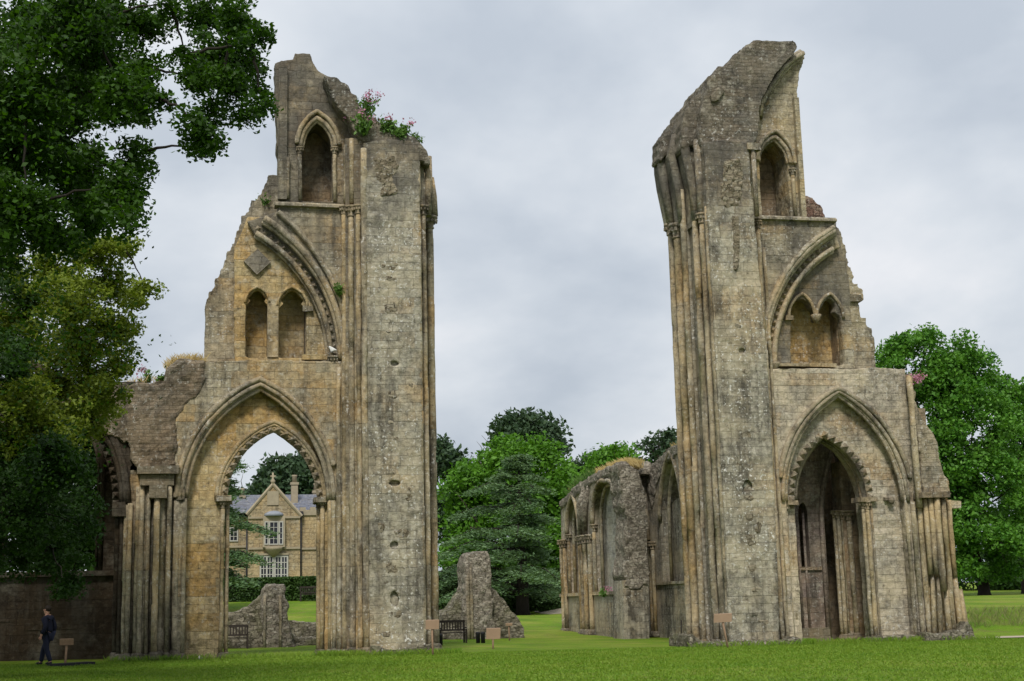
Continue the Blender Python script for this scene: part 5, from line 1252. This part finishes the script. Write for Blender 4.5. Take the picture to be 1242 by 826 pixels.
def person(px, py, label):
    p = GH(px, py); T = Thing('person', label, 'person', tuple(p)); f = Vector((-.86, .51, 0)); s = Vector((.51, .86, 0))  # faces left and away
    q = lambda fw, sd, z: p + f * fw + s * sd + Vector((0, 0, z))
    V = [q(0, 0, .95), q(.0, 0, 1.12), q(.02, 0, 1.32), q(.03, 0, 1.45), q(.05, 0, 1.52), q(.07, 0, 1.60), q(.09, 0, 1.70),      # 0-6 spine, head
         q(.02, .18, 1.42), q(-.08, .24, 1.14), q(.06, .25, .92), q(.09, .25, .84),      # 7-10 far arm
         q(.02, -.18, 1.42), q(-.10, -.26, 1.15), q(.02, -.29, .93), q(.05, -.29, .85),   # 11-14 near arm
         q(.0, .10, .90), q(.22, .10, .50), q(.30, .10, .09), q(.45, .10, .04),          # 15-18 leading leg
         q(.0, -.10, .90), q(-.03, -.10, .50), q(-.20, -.10, .10), q(-.06, -.11, .04)]    # 19-22 trailing leg
    E_ = [(0, 1), (1, 2), (2, 3), (3, 4), (4, 5), (5, 6), (3, 7), (7, 8), (8, 9), (9, 10), (3, 11), (11, 12), (12, 13), (13, 14), (0, 15), (15, 16), (16, 17), (17, 18), (0, 19), (19, 20), (20, 21), (21, 22)]
    Rr = [(.12, .15), (.11, .14), (.12, .17), (.09, .13), .06, (.085, .095), (.09, .085), .06, .047, .036, .03, .06, .047, .036, .03, .085, .06, .045, .035, .085, .06, .045, .035]
    skin_mesh('body', V, E_, Rr, 'skin', T)
    off = lambda ids, em, rad, nm, mt: skin_mesh(nm, [V[i] for i in ids], [(ids.index(a), ids.index(b)) for a, b in em], rad, mt, T)
    off([0, 1, 2, 3, 4, 7, 8, 9, 11, 12, 13], [(0, 1), (1, 2), (2, 3), (3, 4), (3, 7), (7, 8), (8, 9), (3, 11), (11, 12), (12, 13)], [(.16, .19), (.15, .18), (.155, .2), (.12, .16), .075, .085, .072, .06, .085, .072, .06], 'jacket', 'navy')
    off([0, 15, 16, 17, 19, 20, 21], [(0, 15), (15, 16), (16, 17), (0, 19), (19, 20), (20, 21)], [(.14, .17), .11, .085, .07, .11, .085, .07], 'trousers', 'jeans')
    for h, t in ((17, 18), (21, 22)):
        skin_mesh('shoe', [V[h] - f * .05 - Vector((0, 0, .03)), V[h] - Vector((0, 0, .03)) + f * .06, V[t] + f * .04], [(0, 1), (1, 2)], [.05, .055, .045], 'black', T, sub=1)
    hc = q(.05, 0, 1.70)
    m = MB()
    import itertools
    for i in range(7):
        pass
    bm = bmesh.new(); bmesh.ops.create_uvsphere(bm, u_segments=14, v_segments=9, radius=1.0)
    vs = []; keep = []
    for v in bm.verts: vs.append(hc + f * (v.co.x * .108 - .012) + s * (v.co.y * .092) + Vector((0, 0, v.co.z * .105 + .005)))
    fs = [[v.index for v in fc.verts] for fc in bm.faces if not (fc.calc_center_median().x > .35 and fc.calc_center_median().z < .45) and fc.calc_center_median().z > -.75]
    bm.free(); m.add(vs, fs, True); m.build('hair', 'hair', T)
    # small face: nose, eyes, ears
    fm = MB(); c = q(.09, 0, 1.665)
    fm.tube([c + f * .085 + Vector((0, 0, .03)), c + f * .11, c + f * .09 - Vector((0, 0, .01))], [.008, .016, .01], 7)
    for sd in (-1, 1):
        fm.tube([c + s * sd * .088 - f * .02 - Vector((0, 0, .02)), c + s * sd * .098 - f * .03 + Vector((0, 0, .025))], [.01, .018], 7)
    fm.build('face', 'skin', T)
    em = MB()
    for sd in (-1, 1): em.tube([c + f * .078 + s * sd * .032 + Vector((0, 0, .03)), c + f * .088 + s * sd * .032 + Vector((0, 0, .03))], .009, 7)
    em.build('eyes', 'hair', T)
    for hand, k in ((10, 1), (14, -1)):
        w = V[hand]
        for i, (a, L) in enumerate(((-.03, .07), (-.01, .085), (.01, .08), (.03, .065))):
            MBf = MB().tube([w + f * a, w + f * (a + .01) - Vector((0, 0, L * .55)), w + f * (a + .025) - Vector((0, 0, L))], [.011, .010, .008], 6); MBf.build('finger', 'skin', T)
        MB().tube([w + f * .03 + Vector((0, 0, .02)), w + f * .065 - Vector((0, 0, .015)), w + f * .07 - Vector((0, 0, .045))], [.014, .012, .009], 6).build('thumb', 'skin', T)
    return V
pv = person(57, 807, 'person in dark jacket and trousers striding left along the shaded wall')

# ---- wall-top plants
M['valerian_leaf'] = leafmat('valerian_leaf', (0.05, 0.11, 0.02), (0.08, 0.17, 0.03), (0.13, 0.24, 0.05), .3)
M['valerian_flower'] = leafmat('valerian_flower', (0.32, 0.10, 0.20), (0.42, 0.17, 0.28), (0.5, 0.25, 0.35), .2)
M['dry_grass'] = leafmat('dry_grass', (0.30, 0.22, 0.09), (0.42, 0.31, 0.13), (0.5, 0.40, 0.20), .25)
M['wall_green'] = leafmat('wall_greenery', (0.04, 0.09, 0.015), (0.06, 0.13, 0.02), (0.10, 0.18, 0.04), .3)
def wall_plant(label, px, py, rx, ry, y, flowers=0, seed=1, n=260, name='valerian_plant'):
    c = W3(px, py, y); s = F / (c - CAM).length; rx /= s; ry /= s; rg = np.random.default_rng(seed)
    T = Thing(name, label, 'plant', tuple(c - Vector((0, 0, ry))), 'plants growing on the tower tops')
    st = MB(); P = []; Fp = []
    for k in range(14):
        b = c + Vector((rg.normal() * rx * .4, rg.uniform(-.2, .2), -ry)); t = c + Vector((rg.normal() * rx * .7, rg.uniform(-.3, .3), ry * rg.uniform(.2, 1.0)))
        st.tube([b, b.lerp(t, .5) + Vector((0, -.05, 0)), t], [.014, .01, .006], 5)
        for u in rg.uniform(.1, .9, n // 14): P.append(np.array(b.lerp(t, u)) + rg.normal(0, .07, 3))
        if k < flowers:
            for _ in range(34): Fp.append(np.array(t) + rg.normal(0, .085, 3) + np.array([0, 0, .06]))
    st.build('stem', 'wall_green', T); leaf_mesh('leaves', np.array(P), .15, 'valerian_leaf', T, seed=seed)
    if Fp: leaf_mesh('blossoms', np.array(Fp), .07, 'valerian_flower', T, seed=seed, aspect=.9)
wall_plant('tall pink-flowered plant, highest on the top of the left tower', 447, 133, 8, 18, -.55, 6, 1)
wall_plant('bushy pink-flowered plant hanging below the tallest one on the left tower', 440, 150, 12, 14, -.85, 4, 2, 360)
wall_plant('low green plant midway along the broken top of the left tower', 470, 152, 12, 9, -.7, 2, 3, 380)
wall_plant('low green plant with wispy stems near the right end of the left tower top', 486, 159, 9, 8, -.7, 1, 4, 280)
wall_plant('small green tuft at the right corner of the left tower top', 506, 168, 6, 7, -.4, 0, 5, 120)
wall_plant('dark fern tuft clinging beside the upper curved moulding of the left tower', 411, 350, 4, 5, -.25, 0, 6, 90, 'fern')
wall_plant('single magenta-flowered plant on the stepped buttress of the right tower', 1112, 464, 5, 6, -.2, 8, 7, 40)
wall_plant('little green plant growing on the lowest step of the left tower top', 322, 243, 6, 5, 1.0, 0, 8, 90)
wall_plant('pale pink flowers on the rubble top beside the yellow-green tree', 180, 456, 7, 7, .5, 2, 9, 50)
wall_plant('small leafy sprig between the pink flowers and the round rubble corner', 197, 458, 6, 3, .4, 0, 10, 60)
wall_plant('small purple-flowered plant growing on the sill of the tall lancet of the choir wall', 732, 718, 3, 4, 14.2, 1, 11, 60)
def grass_tuft(label, pts, y0, y1, h, n, seed, lean=0.0, mat='dry_grass', name='dry_grass', ground=False):
    """pts: line in photo coordinates or world points"""
    rg = np.random.default_rng(seed); m = MB(); P = [p if isinstance(p, Vector) else W3(p[0], p[1], y0) for p in pts]
    for _ in range(n):
        t = rg.uniform(0, len(P) - 1.001); k = int(t); c = P[k].lerp(P[k + 1], t - k) + Vector((rg.normal(0, .06), rg.uniform(0, y1 - y0), rg.uniform(-.08, .02)))
        if ground: c.z = G(c.x, c.y) - .01
        hh = h * rg.uniform(.4, 1.2); dx, dy = rg.normal(lean, .35) * hh, rg.normal(0, .35) * hh
        w = .006 * (1 + h); a = rg.uniform(0, 3.14); ex, ey = math.cos(a) * w, math.sin(a) * w
        m.add([(c.x - ex, c.y - ey, c.z), (c.x + ex, c.y + ey, c.z), (c.x + ex * .6 + dx * .4, c.y + ey * .6 + dy * .4, c.z + hh * .6), (c.x + dx, c.y + dy, c.z + hh)], [(0, 1, 2), (0, 2, 3)])
    o = m.build(name, mat, recalc=False); o['kind'] = 'stuff'; o['label'] = label; o['category'] = 'grass'
grass_tuft('dry pale grass on the round rubble corner of the left tower', [(203, 445), (210, 438), (228, 436), (248, 436)], .0, 1.3, .28, 900, 1)
pts = [Vector((XA + .2, *WX(a, b, XA))) for a, b in ((686, 603), (700, 590), (716, 577), (735, 568), (752, 563), (764, 566))]
rgx = MB()
grass_tuft('tall dry straw-coloured grass on top of the choir wall', [Vector((p.x + .4, p.y, p.z)) for p in pts], 0, .9, .38, 4000, 2, -.15)
grass_tuft('green and reddish grass at the far end of the choir wall top', [Vector((p.x, p.y, p.z)) for p in pts[:3]], 0, .6, .5, 500, 4, 0, 'wall_green', 'green_grass')
grass_tuft('sparse dry grass on the top of the short wall behind the right tower', [Vector((XB + .4, *WX(a, b, XB))) for a, b in ((800, 556), (814, 543), (836, 536))], 0, .5, .35, 300, 3)
grass_tuft('dry grass along the shaded rubble top by the yellow-green tree', [(150, 464), (175, 461), (200, 462)], .2, 1.2, .22, 300, 9)
# long grass of the bank and ragged grass along the wall feet
M['long_grass'] = leafmat('long_grass', (0.08, 0.12, 0.025), (0.12, 0.16, 0.04), (0.22, 0.22, 0.09), .3)
M['lawn_blade'] = leafmat('lawn_blade', (0.080, 0.180, 0.010), (0.125, 0.245, 0.016), (0.20, 0.285, 0.035), .3)
grass_tuft('long unmown grass on the bank right of the right tower', [Vector((29, 6.5, 0)), Vector((42, 7.5, 0)), Vector((52, 8, 0))], 0, 3.0, .3, 6000, 5, 0, 'long_grass', 'long_grass', True)
grass_tuft('ragged grass against the foot of the left tower', [Vector((-3.2, -.75, 0)), Vector((3.5, -.55, 0)), Vector((5, -1.2, 0)), Vector((8.2, -1.25, 0))], 0, .5, .2, 4200, 6, 0, 'lawn_blade', 'wall_foot_grass', True)
grass_tuft('ragged grass against the foot of the right tower', [Vector((16.2, -1.2, 0)), Vector((20.6, -1.3, 0)), Vector((21, -.4, 0)), Vector((25, -.6, 0)), Vector((28, -1.1, 0))], 0, .5, .2, 4200, 7, 0, 'lawn_blade', 'wall_foot_grass', True)

def lawn_blades():
    rg = np.random.default_rng(3); n = 220000
    y = -25 + 24.5 * rg.random(n) ** .8; x = rg.uniform(-10, 31, n)
    z = np.array([G(a, b) for a, b in zip(x, y)])
    P = np.stack([x, y, z + .012], 1)
    o = leaf_mesh('lawn_grass', P, .085, 'lawn_blade', None, seed=5, aspect=.2, dirs=np.tile(np.array([0, 0, .55]), (n, 1)))
    o['kind'] = 'stuff'; o['label'] = 'short grass blades of the near lawn'; o['category'] = 'grass'
lawn_blades()

# ---- white pigeon on the triforium capital, stones at the wall foot
M['white_feather'] = plain('white_feather', (0.7, 0.7, 0.68), .7, .2, 10)
c = W3(403, 429, .1); c.z += .02
T = Thing('pigeon', 'white pigeon perched on the little capital under the upper arch of the left tower', 'bird', tuple(c))
skin_mesh('body', [c + Vector((.16, 0, .10)), c + Vector((.06, 0, .12)), c + Vector((-.05, 0, .15)), c + Vector((-.09, 0, .22)), c + Vector((-.12, 0, .24)), c + Vector((-.02, -.02, .02))], [(0, 1), (1, 2), (2, 3), (3, 4), (2, 5)], [(.05, .015), .06, .065, .035, .03, .012], 'white_feather', T, root=2)
M['pale_rock'] = plain('pale_rock', (0.6, 0.58, 0.55), .9, .3, 8)
for px, py, w, lab in ((185, 803, 5, 'pale stone lying at the foot of the clustered pier'), (243, 799, 6, 'pale stone lying at the foot of the golden arch wall')):
    p = GH(px, py + 1); p = W3(px, py, -.4); p.z = G(p.x, p.y); r = w / 2 / 35
    m = MB(); m.lathe(p.x, p.y, [(r * .8, p.z - .03), (r, p.z + r * .5), (r * .85, p.z + r * 1.0), (r * .4, p.z + r * 1.35)], 7, smooth=False)
    m.v = [(a + random.uniform(-.02, .02), b + random.uniform(-.02, .02), c_ + random.uniform(-.02, .02)) for a, b, c_ in m.v]
    o = m.build('loose_stone', 'pale_rock'); o['label'] = lab; o['category'] = 'stone'
# ================================================================== LIGHT
SUN_EL, SUN_AZ = R(50), R(197)          # azimuth clockwise from +Y: behind the camera, a little to the left/right
sd = Vector((math.sin(SUN_AZ) * math.cos(SUN_EL), math.cos(SUN_AZ) * math.cos(SUN_EL), math.sin(SUN_EL)))
w = bpy.data.worlds.new('World'); SC.world = w; w.use_nodes = True; nt = w.node_tree; nt.nodes.clear()
class WN(NT):
    def __init__(s): s.t = nt
k = WN(); out = k.n('OutputWorld'); bg = k.n('Background'); k.l(bg.outputs[0], out.inputs[0])
tc = k.n('TexCoord').outputs['Generated']
sky = k.n('TexSky', sky_type='NISHITA'); sky.sun_disc = False; sky.sun_elevation = SUN_EL; sky.sun_rotation = SUN_AZ; sky.dust_density = 2.0
sp = k.n('SeparateXYZ'); k.l(tc, sp.inputs[0])
den = k.math('ADD', k.math('MAXIMUM', sp.outputs[2], 0.0), 0.4)
cb = k.n('CombineXYZ'); k.l(k.math('DIVIDE', sp.outputs[0], den), cb.inputs[0]); k.l(k.math('DIVIDE', sp.outputs[1], den), cb.inputs[1])
n1 = k.noise(k.scale(cb.outputs[0], 1.15, 1.0, 1), 1.7, 6, 0.52, 0.15); n2 = k.noise(cb.outputs[0], 3.2, 5, 0.52, 0.15)
cl = k.math('ADD', k.math('MULTIPLY', n1, .75), k.math('MULTIPLY', n2, .25))
ccol = k.ramp(cl, (0.40, (5.5, 6.1, 6.9)), (0.465, (6.5, 7.05, 7.75)), (0.53, (7.6, 8.05, 8.6)), (0.60, (9.0, 9.15, 9.5)))
# overcast: brightest overhead
gain = k.math('MULTIPLY_ADD', k.math('MAXIMUM', sp.outputs[2], 0.0), 0.35, 1.0)
ccol2 = k.mix(1.0, ccol, (1, 1, 1), 'MULTIPLY')
vm = k.n('VectorMath', operation='SCALE'); k.l(ccol2, vm.inputs[0]); k.l(gain, vm.inputs['Scale'])
col = k.mix(0.94, sky.outputs[0], vm.outputs[0])
k.l(col, bg.inputs[0]); bg.inputs[1].default_value = 0.09
sun = bpy.data.lights.new('sun', 'SUN'); sun.energy = 3.6; sun.angle = R(14); sun.color = (1.0, 0.95, 0.87)
so = bpy.data.objects.new('sun', sun); COL.objects.link(so); so.rotation_euler = (-sd).to_track_quat('-Z', 'Y').to_euler(); so.location = (0, -20, 60)
vs = SC.view_settings; vs.view_transform = 'Standard'; vs.look = 'None'; vs.exposure = 0.0; vs.gamma = 1.0; vs.use_curve_mapping = False
SC.cycles.use_denoising = True
SC.cycles.max_bounces = 6; SC.cycles.diffuse_bounces = 3; SC.cycles.transparent_max_bounces = 8
